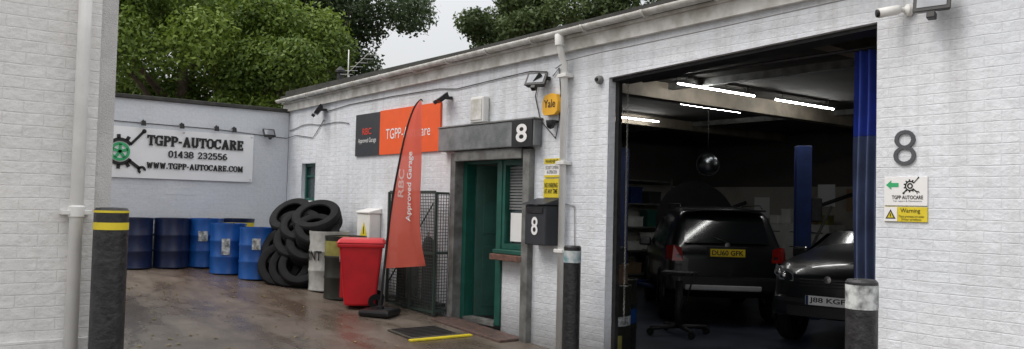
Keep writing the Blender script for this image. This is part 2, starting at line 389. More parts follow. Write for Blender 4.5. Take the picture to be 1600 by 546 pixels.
# ---------------------------------------------------------------- ground
def gz(s):
    return float(np.interp(s,[-14.3,-13.9,-12.5,-11,-9.07,3],[.36,.34,.24,.115,0,-.66]))
xs=[-300,-60,-20,-14.3,-13.9,-13.2,-12.5,-11.7,-11,-10,-9.07,-7,-5,-3,-1,1,3,20,60,300]
ys=[-300,-60,-15,-5,0,3,6.06]
V=[];F=[]
for y in ys:
    for x in xs: V.append((x,y,gz(x)))
for y in (6.12,20,60,300):
    for x in xs: V.append((x,y,-.7))
nx=len(xs)
for j in range(len(ys)+3):
    for i in range(nx-1): F.append((j*nx+i,j*nx+i+1,(j+1)*nx+i+1,(j+1)*nx+i))
g=mk("ground",V,F,M['ground']); g["kind"]="structure"
fl=mk("floor",cub(-14.1,3,6.07,17.2,-.35,-.30),CF,M['floor']); fl["kind"]="structure"

# ---------------------------------------------------------------- garage building
JL=-6.13; JR=-3.25
def rz(s): return .0128*(s+14.35)
B=thing("garage_building","long white painted brick garage with open workshop bay","building",(-8,6.05,-.3))
W=[(-14.35,-13.65,6.05,6.30,-.6,3.14),(-13.65,-13.10,6.05,6.30,-.6,1.45),(-13.65,-13.10,6.05,6.30,2.09,3.14),
   (-13.10,-8.87,6.05,6.30,-.6,3.14),(-8.87,-7.33,6.05,6.30,2.12,3.2),(-7.33,JL,6.05,6.15,-.7,3.22),
   [(JL,6.05,2.79),(JR,6.05,2.91),(JR,6.30,2.91),(JL,6.30,2.79),(JL,6.05,3.22),(JR,6.05,3.28),(JR,6.30,3.28),(JL,6.30,3.22)],
   (JR,3.0,6.05,6.30,-.9,3.3),(-7.98,-7.33,6.14,6.28,-.3,.80)]
boxes("wall",W,M['wall'],B)
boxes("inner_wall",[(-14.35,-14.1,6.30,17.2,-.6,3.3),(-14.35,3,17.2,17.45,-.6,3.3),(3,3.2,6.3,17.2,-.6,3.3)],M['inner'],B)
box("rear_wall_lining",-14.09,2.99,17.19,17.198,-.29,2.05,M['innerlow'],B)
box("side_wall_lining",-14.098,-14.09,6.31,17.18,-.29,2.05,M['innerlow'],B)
box("roof",-14.4,3.2,6.02,17.5,3.33,3.42,M['felt'],B)
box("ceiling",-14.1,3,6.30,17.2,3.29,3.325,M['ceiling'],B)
def slope_beam(name,s0,s1,y0,y1,za,zb,m):
    return boxes(name,[[(s0,y0,za+rz(s0)),(s1,y0,za+rz(s1)),(s1,y1,za+rz(s1)),(s0,y1,za+rz(s0)),(s0,y0,zb+rz(s0)),(s1,y0,zb+rz(s1)),(s1,y1,zb+rz(s1)),(s0,y1,zb+rz(s0))]],m,B)
slope_beam("fascia_board",-14.4,3,5.99,6.047,3.04,3.17,M['fascia'])
slope_beam("soffit_board",-14.4,3,5.95,6.3,3.172,3.20,M['fascia'])
slope_beam("roof_edge",-14.42,3,5.93,6.3,3.262,3.315,M['felt'])
V=[];F=[];ng=9
for s in (-14.42,3.0):
    for r in (.055,.049):
        for k in range(ng):
            a=math.pi+math.pi*k/(ng-1); V.append((s,5.895+r*math.cos(a),3.245+rz(s)+r*math.sin(a)))
for k in range(ng-1):
    F.append((k,k+1,2*ng+k+1,2*ng+k)); F.append((ng+k+1,ng+k,3*ng+k,3*ng+k+1))
F.append((0,2*ng,3*ng,ng)); F.append((ng-1,2*ng-1,4*ng-1,3*ng-1))
for o_ in (0,2*ng):
    for k in range(ng-1): F.append((o_+k,o_+ng+k,o_+ng+k+1,o_+k+1))
mk("gutter",V,F,M['fascia'],B,smooth=True)
for i in range(13):
    s=-14.0+i*.85
    pts=[(s,5.895+.061*math.cos(a),3.245+rz(s)+.061*math.sin(a)) for a in [math.pi+math.pi*k/8 for k in range(9)]]
    sweep("gutter_bracket",pts+[(s,5.99,3.2+rz(s))],.014,M['fascia'],B,n=6)
w=box("window",-13.62,-13.13,6.16,6.18,1.48,2.06,M['glassw'],B)
boxes("frame",[(-13.65,-13.60,6.12,6.2,1.45,2.09),(-13.15,-13.10,6.12,6.2,1.45,2.09),(-13.60,-13.15,6.12,6.2,2.04,2.09),(-13.60,-13.15,6.12,6.2,1.45,1.50),(-13.60,-13.15,6.13,6.19,1.86,1.89)],M['green'],w)
box("sill",-13.7,-13.05,6.0,6.12,1.40,1.448,M['fascia'],w,.01)
boxes("shutter_frame",[(-8.93,-8.82,5.99,6.22,-.05,2.10),(-7.42,-7.30,5.97,6.14,-.3,2.10),(-8.82,-7.42,6.0,6.2,2.0,2.10)],M['steel'],B,.006)
box("shutter_box",-8.80,-7.44,5.955,5.998,1.99,2.12,M['steel'],B,.01)
c_=boxes("canopy",[(-9.13,-7.17,5.92,6.045,2.125,2.425)],M['canopy'],B,.012)
box("canopy_flashing",-9.14,-7.16,5.91,6.045,2.427,2.445,M['steel'],c_,.004)
box("number_plaque",-7.56,-7.185,5.905,5.918,2.115,2.43,M['black'],c_,.003)
text("8",-7.47,-7.27,2.17,2.38,wallp(5.903),M['whitetext'],c_,bold=.02)
dd=Vector((math.cos(rad(66)),math.sin(rad(66)),0)); dn=Vector((dd.y,-dd.x,0)); hp=Vector((-8.69,6.24,0))
def dp(u,v,z): return hp+dd*u+dn*v+Vector((0,0,z))
def dbox(u0,u1,v0,v1,z0,z1): return [dp(u0,v0,z0),dp(u1,v0,z0),dp(u1,v1,z0),dp(u0,v1,z0),dp(u0,v0,z1),dp(u1,v0,z1),dp(u1,v1,z1),dp(u0,v1,z1)]
D=boxes("entrance_door",[dbox(0,.62,-.04,0,.03,1.95)],M['greend'],B,.004)
boxes("door_panel",[dbox(.1,.52,0,.008,1.08,1.84),dbox(.1,.52,0,.008,.15,.92)],M['greend'],D,.003)
sweep("handle",[dp(.56,0,1.03),dp(.56,.06,1.03),dp(.45,.06,1.03)],.011,M['chrome'],D)
PD=Plane(dp(0,.010,0),dd,(0,0,1))
poly("round_notice",[circ(.42,1.45,.08)],PD,M['whitetext'],D)
poly("round_notice",arcring(.42,1.45,.055,.08,0,360),PD,M['redtext'],D,off=.003)
boxes("door_frame",[(-8.82,-8.735,6.12,6.26,0,1.995),(-8.08,-7.985,6.11,6.26,0,1.995),(-8.735,-8.08,6.12,6.26,1.96,1.995)],M['green'],B)
box("threshold",-8.735,-8.08,6.10,6.26,-.02,.03,M['steel'],B)
boxes("lobby_wall",[(-8.75,-7.2,7.1,7.15,-.3,2.3),(-7.9,-7.85,6.3,7.1,-.3,2.3)],M['innerlow'],B)
w=box("window",-7.93,-7.45,6.20,6.21,.98,1.93,M['glassw'],B)
boxes("frame",[(-7.982,-7.93,6.12,6.24,.93,1.995),(-7.47,-7.424,6.12,6.24,.93,1.995),(-7.93,-7.47,6.12,6.24,.93,.99),(-7.93,-7.47,6.12,6.24,1.93,1.995)],M['green'],w)
boxes("blind",[(-7.925,-7.475,6.186,6.194,1.40+i*.035,1.422+i*.035) for i in range(15)],M['blind'],w)
box("paper_notice",-7.88,-7.56,6.176,6.182,1.02,1.36,M['whitetext'],w)
box("sill",-8.0,-7.40,6.0,6.14,.875,.925,M['green'],w,.008)
box("brick_sill",-8.02,-7.40,5.97,6.16,.80,.87,M['brickred'],w,.006)
def gbox(x0,x1,y0,y1,h,a=.002): return [(x0,y0,gz(x0)+a),(x1,y0,gz(x1)+a),(x1,y1,gz(x1)+a),(x0,y1,gz(x0)+a),(x0,y0,gz(x0)+h),(x1,y0,gz(x1)+h),(x1,y1,gz(x1)+h),(x0,y1,gz(x0)+h)]
boxes("doorstep",[gbox(-8.85,-7.42,5.70,6.04,.03,-.05)],M['step'],B,.01)
box("bay_guide",JL+.003,JL+.05,6.152,6.20,-.35,2.77,M['blackrough'],B)
box("bay_guide",JR-.05,JR-.003,6.14,6.28,-.35,2.88,M['blackrough'],B)
boxes("lintel_trim",[[(JL,6.10,2.755),(JR,6.10,2.875),(JR,6.34,2.875),(JL,6.34,2.755),(JL,6.10,2.787),(JR,6.10,2.905),(JR,6.34,2.905),(JL,6.34,2.787)]],M['blackrough'],B)
boxes("roller_door_coil",[(-6.0,-3.3,6.36,6.72,2.95,3.27)],M['blackrough'],B,.08)
for s in (-4.6,-11.4): box("ceiling_beam",s-.1,s+.1,6.8,17.1,3.10,3.288,M['beam'],B)
box("ceiling_beam",-8.32,-8.10,6.8,17.1,3.045,3.288,M['beam'],B)
for y in (9.2,13.6): box("cross_beam",-14.0,2.9,y,y+.1,3.19,3.284,M['steel'],B)

P=thing("drainpipe","white plastic rainwater downpipe fixed beside workshop bay","drainpipe",(-6.74,5.98,-.2))
sweep("pipe",[(-6.74,5.895,3.30),(-6.74,5.895,3.20),(-6.74,5.93,3.08),(-6.74,5.98,3.0),(-6.74,5.98,-.25)],.036,M['white'],P,n=14)
lathe("hopper",[(.0,3.19),(.05,3.19),(.055,3.3),(.05,3.31)],M['white'],P,n=16,c=(-6.74,5.895,0))
for z in (2.85,1.9,.95): box("bracket",-6.81,-6.67,5.93,6.045,z,z+.04,M['white'],P,.006)

# ---------------------------------------------------------------- back wall
K=thing("boundary_wall","pale grey painted yard wall with dark coping","wall",(-14.4,3.5,.3))
box("wall",-14.48,-14.25,-3,6.04,.1,3.02,M['wallback'],K)
box("coping",-14.53,-14.20,-3,6.03,3.022,3.085,M['felt'],K,.01)
box("patched_panel",-14.252,-14.246,3.95,4.45,1.50,1.72,M['wallback'],K)

# ---------------------------------------------------------------- near-left building
L=thing("brick_outbuilding","cream painted brick building corner with white downpipe","building",(-6.2,0,-.2))
box("wall",-12,-5.9,-5,1.20,-.6,5,M['wallleft'],L)
box("rendered_pier",-12,-5.93,1.202,1.305,-.6,5,M['render'],L)
box("plinth",-5.898,-5.875,-5,1.19,-.6,.54,M['wallleft'],L,.004)
P=thing("drainpipe","white downpipe on cream brick wall","drainpipe",(-5.82,1.09,-.2))
sweep("pipe",[(-5.82,1.085,4.9),(-5.82,1.085,-.3)],.040,M['white'],P,n=16)
lathe("collar",[(.040,1.30),(.050,1.31),(.050,1.37),(.040,1.38)],M['white'],P,n=16,c=(-5.82,1.085,0))
box("bracket",-5.9,-5.79,1.00,1.17,1.32,1.35,M['white'],P,.004)

# ---------------------------------------------------------------- banner on back wall
pb=backp(-14.2)
T=thing("banner","white vinyl garage banner with black lettering on yard wall","banner",(-14.2,4.2,1.75))
V=[];F=[];nyy,nzz=30,8
for j in range(nzz+1):
    for i in range(nyy+1):
        y=2.92+(5.39-2.92)*i/nyy; z=1.75+.82*j/nzz
        V.append((-14.215+.006*math.sin(y*9)*math.sin(z*5),y,z-.012*math.sin(math.pi*i/nyy)*(j/nzz)))
for j in range(nzz):
    for i in range(nyy): F.append((j*(nyy+1)+i,j*(nyy+1)+i+1,(j+1)*(nyy+1)+i+1,(j+1)*(nyy+1)+i))
mk("sheet",V,F,M['banner'],T,smooth=True)
slab("TGPP-AUTOCARE",3.64,5.20,2.28,2.46,pb,M['blacktext'],T,wt=.24,sf=.15)
slab("01438 232556",3.97,4.93,2.10,2.22,pb,M['blacktext'],T,wt=.22,sf=.15)
slab("WWW.TGPP-AUTOCARE.COM",3.64,5.21,1.91,2.015,pb,M['blacktext'],T,wt=.24,sf=.16)
emblem(3.23,2.16,.275,pb,T)
poly("logo_wheel",arcring(3.23,2.16,.105,.15,0,360)+[bar(3.23,2.16,3.23+.12*math.cos(a),2.16+.12*math.sin(a),.045) for a in [rad(18+72*k) for k in range(5)]],pb,M['greenlogo'],T,off=.004)
for y,z in ((2.96,2.53),(5.35,2.53),(2.96,1.79),(5.35,1.79),(4.2,2.525)):
    poly("eyelet",arcring(y,z,.008,.018,0,360,10),pb,M['chrome'],T,off=.002)

# ---------------------------------------------------------------- sign board on main wall
T=thing("wall_sign","charcoal and orange garage sign board on white brick wall","sign",(-10.4,6.04,2.15))
box("charcoal_panel",-11.63,-10.87,6.02,6.047,2.15,2.79,M['char'],T)
box("orange_panel",-10.868,-9.25,6.02,6.047,2.15,2.80,M['orange'],T)
pw=wallp(6.02)
text("RBC",-11.40,-11.12,2.47,2.57,pw,M['redtext'],T,bold=.01)
text("Approved Garage",-11.53,-10.97,2.33,2.42,pw,M['whitetext'],T)
text("TGPP-Autocare",-10.68,-9.48,2.37,2.52,pw,M['whitetext'],T)

# ---------------------------------------------------------------- feather flag
FB=(-9.33,5.25,gz(-9.33)); ang=math.atan2(.60,.80)
Fg=thing("feather_flag","tall red feather flag on black weighted base","flag",FB,ang,world=False)
pole=[(0,.10),(.038,.60),(.10,1.33),(.186,1.90),(.274,2.35),(.366,2.63),(.45,2.74),(.475,2.72)]
pole=[(x*1.03,z) for x,z in pole]
def smoothp(p,k=6):
    out=[]
    for i in range(len(p)-1):
        p0=p[max(i-1,0)];p1=p[i];p2=p[i+1];p3=p[min(i+2,len(p)-1)]
        for t in [j/k for j in range(k)]:
            out.append(tuple(.5*((2*p1[d])+(-p0[d]+p2[d])*t+(2*p0[d]-5*p1[d]+4*p2[d]-p3[d])*t*t+(-p0[d]+3*p1[d]-3*p2[d]+p3[d])*t**3) for d in range(2)))
    out.append(p[-1]); return out
ps=smoothp(pole)
sweep("pole",[(x,0,z) for x,z in ps],[.018-.010*i/len(ps) for i in range(len(ps))],M['black'],Fg,n=8)
zz=[.62,.9,1.2,1.5,1.8,2.1,2.3,2.45,2.58,2.66,2.72]
px=np.interp(zz,[p[1] for p in ps[:-3]],[p[0] for p in ps[:-3]])
rxz=[.60,.9,1.2,1.6,2.0,2.4,2.68,2.74]; rxx=[.60,.53,.49,.485,.50,.505,.505,.49]
def sail_y(x,z):
    a=float(np.interp(z,zz,px))+.005; b_=float(np.interp(z,rxz,rxx)); u=min(max((x-a)/(b_-a),0),1)
    return .035*u*(1.1-(z-.6)/2.4)*math.sin(8*u+z*3.1)+.05*u*math.sin(z*1.7)
V=[];F=[];nu=14
zf=np.linspace(.60,2.725,44)
for z in zf:
    a=float(np.interp(z,zz,px))+.005; b_=float(np.interp(z,rxz,rxx))
    for i in range(nu+1):
        u=i/nu; x=a+(b_-a)*u
        V.append((x,sail_y(x,z),z+(.05*u if z<.64 else 0)))
for j in range(len(zf)-1):
    for i in range(nu): F.append((j*(nu+1)+i,j*(nu+1)+i+1,(j+1)*(nu+1)+i+1,(j+1)*(nu+1)+i))
mk("sail",V,F,M['flag'],Fg,smooth=True)
wf=lambda x,z: Vector((x,sail_y(x,z)-.012,z))
text("Approved Garage",.30,.405,1.20,2.08,None,M['whitetext'],Fg,rot=88,bold=.012,warp=wf)
text("RBC",.195,.275,1.50,1.86,None,M['pinktext'],Fg,rot=86,bold=.02,warp=wf)
bs=box("base",-.22,.20,-.20,.22,0,.09,M['black'],Fg,.035)
lathe("base_socket",[(.05,.08),(.05,.12),(.025,.13),(.025,.2)],M['black'],Fg,n=12)

# ---------------------------------------------------------------- drums
def drum(name,label,bodymat,loc,R=.265,H=.78,rotz=0,topmat=None,band=None,lab=None,group="metal drums standing in the yard"):
    T=thing(name,label,"drum",loc,rotz,world=False,group=group)
    pr=[(R*.93,.0),(R,.0),(R*1.02,.012),(R,.03)]
    for h in (.34,.66): pr+=[(R,H*h-.025),(R*1.03,H*h-.008),(R*1.03,H*h+.008),(R,H*h+.025)]
    pr+=[(R,H*.94),(R*1.02,H-.02),(R*1.02,H),(R*.97,H),(R*.96,H-.02)]
    lathe("body",pr,bodymat,T,n=36)
    lathe("lid",[(R*.965,H-.018),(R*.5,H-.016),(.001,H-.014)],topmat or bodymat,T,n=36)
    lathe("bung",[(.035,H-.015),(.035,H+.005),(.001,H+.006)],M['black'],T,n=12,c=(R*.6,0,0))
    if band: lathe("painted_band",[(R*1.004,H*band[0]),(R*1.004,H*band[1])],band[2],T,n=36)
    if lab:
        a0,a1,z0,z1,mm=lab; V=[];F=[]
        for i in range(9):
            a=rad(a0+(a1-a0)*i/8)
            V+=[(R*1.035*math.cos(a),R*1.035*math.sin(a),z0),(R*1.035*math.cos(a),R*1.035*math.sin(a),z1)]
        F=[(2*i,2*i+2,2*i+3,2*i+1) for i in range(8)]
        mk("paper_label",V,F,mm,T)
    return T
drum("drum","dark navy steel drum standing against the yard wall",M['navy'],(-13.88,3.42,gz(-13.9)))
drum("drum","dark navy steel drum beside another navy drum",M['navy'],(-13.85,3.97,gz(-13.9)))
drum("drum","bright blue steel drum with small white label",M['blue'],(-13.82,4.50,gz(-13.9)),lab=(-42,-12,.42,.58,M['tape']))
drum("drum","dark navy drum half hidden behind blue drums",M['navy'],(-13.92,5.06,gz(-13.9)),band=(.8,.92,M['yellow']))
drum("drum","bright blue steel drum next to the tyre pile",M['blue'],(-13.1,4.62,gz(-13.1)),lab=(-40,-14,.3,.55,M['tape']))
drum("drum","bright blue steel drum in front of others, worn label",M['blue'],(-12.5,4.86,gz(-12.5)),lab=(-38,-12,.45,.62,M['tape']))
T=drum("drum","pale grey steel drum with black lettering",M['drumgrey'],(-11.33,5.49,gz(-11.4)),R=.285,H=.86)
RR=.287
text("ONT",-.26,.06,.44,.58,None,M['blacktext'],T,bold=.02,warp=lambda x,z:Vector((RR*1.04*math.cos(rad(-58)+x/RR),RR*1.04*math.sin(rad(-58)+x/RR),z)))
drum("drum","black steel drum with olive yellow top half",M['drumblack'],(-10.68,5.43,gz(-10.7)),R=.285,H=.87,band=(.68,.92,M['olive']),topmat=M['olive'])

# ---------------------------------------------------------------- tyres
tp=[(.19,-.085),(.20,-.1),(.24,-.108),(.29,-.104),(.305,-.09),(.312,-.075),(.312,-.045),(.303,-.043),(.303,-.032),(.313,-.03),(.313,-.006),(.304,-.004),(.304,.004),(.313,.006),(.313,.03),(.303,.032),(.303,.043),(.312,.045),(.312,.075),(.305,.09),(.29,.104),(.24,.108),(.20,.1),(.19,.085),(.215,.07),(.28,.075),(.285,0),(.28,-.075),(.215,-.07)]
ty=lathe("tyre",tp,M['rubber'],None,n=40,closed=True)
meta(ty,"worn black car tyre in a heap by the wall","tyre","used tyres heaped in the yard corner")
TY=[
 (-12.72,5.56,.11,4,3,0,1),(-12.70,5.58,.33,-5,4,30,1),(-12.74,5.54,.55,5,-6,60,.98),(-12.70,5.58,.77,-4,5,10,1),(-12.72,5.55,.95,8,-10,0,1),
 (-12.02,5.66,.11,3,-2,0,1),(-12.0,5.64,.34,6,5,0,1.02),(-12.03,5.66,.57,-8,6,0,1),(-12.02,5.62,.80,14,14,0,1.05),(-11.78,5.50,.98,26,26,0,1.18),
 (-12.24,5.30,.96,38,26,0,1.1),(-12.18,5.24,.76,50,28,0,1.05),(-12.08,5.12,.50,66,12,38,1.05),(-12.16,5.30,.30,50,12,38,1.05),
 (-11.98,5.04,.27,70,0,50,1.08),(-11.78,5.12,.28,72,0,44,1.05),(-11.66,5.22,.30,62,0,52,1.05),(-11.90,5.24,.62,52,18,40,1.08),(-11.68,5.34,.60,48,20,42,1.08),(-11.60,5.42,.80,36,24,35,1.05),(-11.9,5.32,.82,40,20,30,1.05)]
for i,(x,y,h,a,b_,c,sx) in enumerate(TY):
    o=ty if i==0 else clone(ty,(0,0,0))
    o.location=(x,y,gz(x)+h); o.rotation_euler=(rad(a),rad(b_),rad(c)); o.scale=(sx,sx,sx*random.uniform(1.0,1.25))
    if 8<=i<=11: o["label"]="wide black tyre tilted on top of the heap"

# ---------------------------------------------------------------- wheelie bin
T=thing("wheelie_bin","bright red plastic wheelie bin with closed lid","bin",(-9.96,5.30,gz(-10.0)),rad(-30),world=False)
def taper(name,x0,y0,z0,x1,y1,z1,m,p,bev=.02,dy=0):
    return mk(name,[(-x0,-y0,z0),(x0,-y0,z0),(x0,y0,z0),(-x0,y0,z0),(-x1,-y1+dy,z1),(x1,-y1+dy,z1),(x1,y1+dy,z1),(-x1,y1+dy,z1)],CF,m,p,bevel=bev)
taper("body",.245,.20,.04,.31,.28,.84,M['red'],T,.03)
taper("rim",.335,.30,.80,.34,.305,.85,M['red'],T,.012)
taper("lid",.35,.32,.852,.31,.28,.91,M['red'],T,.02)
sweep("handle",[(-.25,.29,.86),(-.25,.37,.88),(.25,.37,.88),(.25,.29,.86)],.016,M['red'],T)
boxes("front_rib",[(-.012,.012,-.272,-.22,.12,.78)],M['red'],T,.01)
box("sticker",-.10,.10,-.283,-.273,.60,.70,M['tape'],T)
for x in (-.25,.25): lathe("wheel",[(.03,-.025),(.1,-.025),(.1,.025),(.03,.025)],M['rubber'],T,n=20,c=(x,.21,.10),axis='x')

# ---------------------------------------------------------------- mesh cage
T=thing("mesh_gate","dull green grey wire mesh cage gate beside the entrance","gate",(-9.6,5.84,0))
z0=.02;z1=1.60
fr=[]
for s in (-10.22,-9.62,-9.02): fr.append((s-.018,s+.018,5.83,5.86,z0,z1))
for z in (z0+.04,.8,z1): fr.append((-10.2,-9.04,5.835,5.855,z-.016,z+.016))
boxes("frame",fr,M['gatef'],T)
boxes("wire_mesh",[(s-.0042,s+.0042,5.842,5.847,z0,z1) for s in np.arange(-10.2,-9.03,.04)]+[(-10.2,-9.04,5.848,5.853,z-.0042,z+.0042) for z in np.arange(z0,z1,.04)],M['galv'],T)
sweep("rail",[(-10.15,5.82,.35),(-9.05,5.82,1.45)],.010,M['gatef'],T)
for z in (.06,.8,1.57):
    for s in (-9.03,-10.23): box("side_frame",s,s+.02,5.862,6.04,z,z+.03,M['gatef'],T)
boxes("side_mesh",[(-9.022,-9.016,y-.0035,y+.0035,z0,z1) for y in np.arange(5.88,6.04,.04)]+[(-9.015,-9.010,5.87,6.04,z-.0035,z+.0035) for z in np.arange(z0+.1,z1,.04)],M['galv'],T)
box("bottom_tray",-10.2,-9.04,5.87,6.04,.12,.16,M['blackrough'],T)
for i,(s,h) in enumerate(((-10.0,.9),(-9.75,.7),(-9.35,.85))):
    Tb=thing("gas_bottle","grey gas bottle standing inside the wire cage","gas bottle",(s,5.955,.16),0,world=False,group="gas bottles in the cage")
    lathe("body",[(.001,0),(.07,0),(.08,.03),(.08,h-.12),(.06,h-.03),(.03,h)],M['steel'] if i%2 else M['char'],Tb,n=18)
    lathe("valve",[(.018,h-.01),(.018,h+.06),(.001,h+.065)],M['chrome'],Tb,n=10)

T=thing("meter_cabinet","white wall cabinet with yellow warning triangle","cabinet",(-11.0,6,.5))
box("body",-11.19,-10.80,5.86,6.045,.35,1.28,M['white'],T,.015)
mk("lid",[(-11.21,5.84,1.282),(-10.78,5.84,1.282),(-10.78,6.045,1.282),(-11.21,6.045,1.282),(-11.21,5.84,1.31),(-10.78,5.84,1.31),(-10.78,6.045,1.36),(-11.21,6.045,1.36)],CF,M['white'],T,bevel=.008)
poly("warning_triangle",[[(-11.08,.94),(-10.86,.94),(-10.97,1.16)]],wallp(5.858),M['yellow'],T,off=.002)
poly("warning_symbol",[bar(-10.97,.98,-10.97,1.09,.025)],wallp(5.858),M['blacktext'],T,off=.004)

T=thing("junction_box","white plastic box mounted on wall above entrance","box",(-8.33,6.0,2.48))
box("body",-8.47,-8.19,5.95,6.045,2.46,2.78,M['white'],T,.015)
box("cover",-8.445,-8.215,5.94,5.948,2.49,2.75,M['fascia'],T,.006)

T=thing("letterbox","dark grey wall mounted post box numbered eight","letterbox",(-7.03,5.95,1.02))
box("body",-7.21,-6.86,5.85,6.045,1.02,1.46,M['char'],T,.012)
mk("lid",[(-7.23,5.82,1.462),(-6.84,5.82,1.462),(-6.84,6.045,1.462),(-7.23,6.045,1.462),(-7.23,5.82,1.475),(-6.84,5.82,1.475),(-6.84,6.045,1.54),(-7.23,6.045,1.54)],CF,M['char'],T,bevel=.006)
box("flap",-7.17,-6.90,5.84,5.849,1.37,1.43,M['blackrough'],T,.003)
text("8",-7.09,-6.98,1.13,1.33,wallp(5.848),M['whitetext'],T,bold=.015)

T=thing("notice_sign","small white and yellow security warning notice on wall","sign",(-6.97,6.04,1.78))
box("board",-7.11,-6.85,6.035,6.047,1.77,1.98,M['whitetext'],T,.002)
box("header",-7.11,-6.85,6.031,6.034,1.92,1.98,M['yellow'],T); box("footer",-7.11,-6.85,6.031,6.034,1.77,1.795,M['yellow'],T)
text("WARNING",-7.09,-6.87,1.93,1.968,wallp(6.031),M['blacktext'],T,bold=.015,off=.002)
text("SECURITY CAMERAS\nIN OPERATION",-7.09,-6.87,1.81,1.90,wallp(6.034),M['blacktext'],T,off=.002)
T=thing("notice_sign","small yellow no parking notice on wall","sign",(-6.97,6.04,1.55))
box("board",-7.12,-6.86,6.035,6.047,1.545,1.755,M['yellow'],T,.002)
text("NO PARKING\nAT ANY TIME",-7.10,-6.88,1.59,1.71,wallp(6.034),M['blacktext'],T,bold=.015,off=.002)

T=thing("alarm_box","yellow burglar alarm siren box on white wall","alarm",(-6.97,6.0,2.45))
pts=[(-7.10,2.50),(-7.07,2.46),(-6.90,2.46),(-6.85,2.50),(-6.84,2.60),(-6.87,2.68),(-6.95,2.70),(-7.06,2.68),(-7.10,2.62)]
poly("cover",[pts],wallp(6.045),M['amber'],T,off=0,thick=.07)
text("Yale",-7.07,-6.88,2.54,2.63,wallp(5.975),M['blacktext'],T,bold=.01,off=.003)

o=text("8",-3.11,-2.945,1.81,2.07,wallp(6.045),M['greytext'],None,name="house_number",off=0,thick=.012,bold=-.012)
meta(o,"dark grey metal number eight on white brick","number")
T=thing("direction_sign","white sign with green arrow and black cog logo","sign",(-3.02,6.04,1.5))
box("board",-3.18,-2.86,6.038,6.047,1.513,1.725,M['whitetext'],T,.002)
pq=wallp(6.037)
poly("arrow",[[(-3.165,1.665),(-3.125,1.70),(-3.125,1.68),(-3.07,1.68),(-3.07,1.65),(-3.125,1.65),(-3.125,1.63)]],pq,M['greenlogo'],T,off=.001)
emblem(-2.985,1.658,.048,pq,T)
poly("logo_wheel",arcring(-2.985,1.658,.012,.022,0,360,16),pq,M['blacktext'],T,off=.002)
text("TGPP AUTOCARE",-3.12,-2.89,1.560,1.588,pq,M['blacktext'],T,bold=.02,off=.001)
text("Car repairs & Maintenance",-3.11,-2.90,1.538,1.553,pq,M['greytext'],T,off=.001)
T=thing("warning_sign","yellow and white warning notice under the arrow sign","sign",(-3.02,6.04,1.39))
box("board",-3.18,-2.86,6.038,6.047,1.395,1.503,M['yellow'],T,.002)
poly("symbol_panel",[[(-3.178,1.397),(-3.08,1.397),(-3.08,1.501),(-3.178,1.501)]],pq,M['whitetext'],T,off=.001)
poly("warning_triangle",[[(-3.168,1.415),(-3.09,1.415),(-3.129,1.485)]],pq,M['blacktext'],T,off=.002)
poly("warning_triangle",[[(-3.153,1.423),(-3.105,1.423),(-3.129,1.468)]],pq,M['yellow'],T,off=.003)
poly("warning_symbol",[bar(-3.129,1.43,-3.129,1.455,.007)],pq,M['blacktext'],T,off=.004)
text("Warning",-3.055,-2.91,1.453,1.493,pq,M['blacktext'],T,bold=.005,off=.001)
text("These premises are under\n24 hour surveillance",-3.07,-2.88,1.405,1.443,pq,M['blacktext'],T,off=.001)

# ---------------------------------------------------------------- floodlights / cameras
def floodlight(label,loc,rz_=0,tilt=-35,scale=1):
    T=thing("floodlight",label,"light",loc,rz_,world=False,group="black floodlights on the walls")
    box("bracket",-.02,.02,-.10,0,-.02,.02,M['black'],T,.004)
    c=Matrix.Rotation(rad(tilt),3,'X')
    def tr(vs): return [tuple(Vector((0,-.14,-.0))+c@(Vector(v)*scale)) for v in vs]
    mk("housing",tr([(-.11,-.02,-.08),(.11,-.02,-.08),(.09,.04,-.065),(-.09,.04,-.065),(-.11,-.02,.08),(.11,-.02,.08),(.09,.04,.065),(-.09,.04,.065)]),CF,M['black'],T,bevel=.006)
    mk("lens",tr([(-.085,-.024,-.055),(.085,-.024,-.055),(.085,-.024,.055),(-.085,-.024,.055)]),[(0,1,2,3)],M['lamp'],T)
    mk("sensor",tr(cub(-.025,.025,-.03,.02,-.13,-.09)),CF,M['black'],T,bevel=.006)
    return T
floodlight("black floodlight high on wall near the yard corner",(-12.72,6.045,2.96),rad(-25),scale=1.15)
floodlight("black floodlight above the orange sign",(-9.01,6.045,2.83),rad(-20),tilt=-50)
floodlight("black twin floodlight above the entrance canopy",(-7.20,6.045,2.86),rad(25),scale=1.15)
floodlight("black floodlight beside white security camera",(-2.79,6.045,2.97),rad(10),scale=1.15,tilt=-12)
floodlight("small black floodlight at end of banner",(-14.25,5.62,2.62),rad(90))
floodlight("small black light facing along yard wall",(-7.05,6.045,2.88),rad(-50),scale=.8)
for y in (3.55,4.15,4.72,5.02):
    T=thing("banner_lamp","small black spotlight fixed above the banner","light",(-14.25,y,2.66),0,world=False,group="small spotlights over the banner")
    sweep("arm",[(0,0,0),(.09,0,.02),(.11,0,-.02)],.012,M['black'],T,n=6)
    lathe("head",[(.001,.05),(.03,.05),(.04,-.03),(.001,-.03)],M['black'],T,n=12,c=(.12,0,-.04))
T=thing("security_camera","white bullet security camera mounted high on wall","camera",(-2.99,6.045,2.955),rad(-38),world=False)
lathe("mount",[(.045,0),(.045,-.03),(.02,-.05),(.02,-.10)],M['white'],T,n=16,axis='y')
sweep("body",[(0,-.08,0),(0,-.10,.0),(-.0,-.24,-.03)],[.028,.036,.036],M['white'],T,n=16)
sweep("lens",[(0,-.24,-.03),(0,-.252,-.032)],.03,M['black'],T,n=16)
T=thing("security_camera","small black dome camera below alarm box","camera",(-6.95,6.045,2.37),0,world=False)
box("mount",-.05,.05,-.10,0,.0,.03,M['black'],T,.005); lathe("dome",[(.05,0),(.05,-.02),(.04,-.05),(.02,-.065),(.001,-.07)],M['glassd'],T,n=16,c=(0,-.07,0))
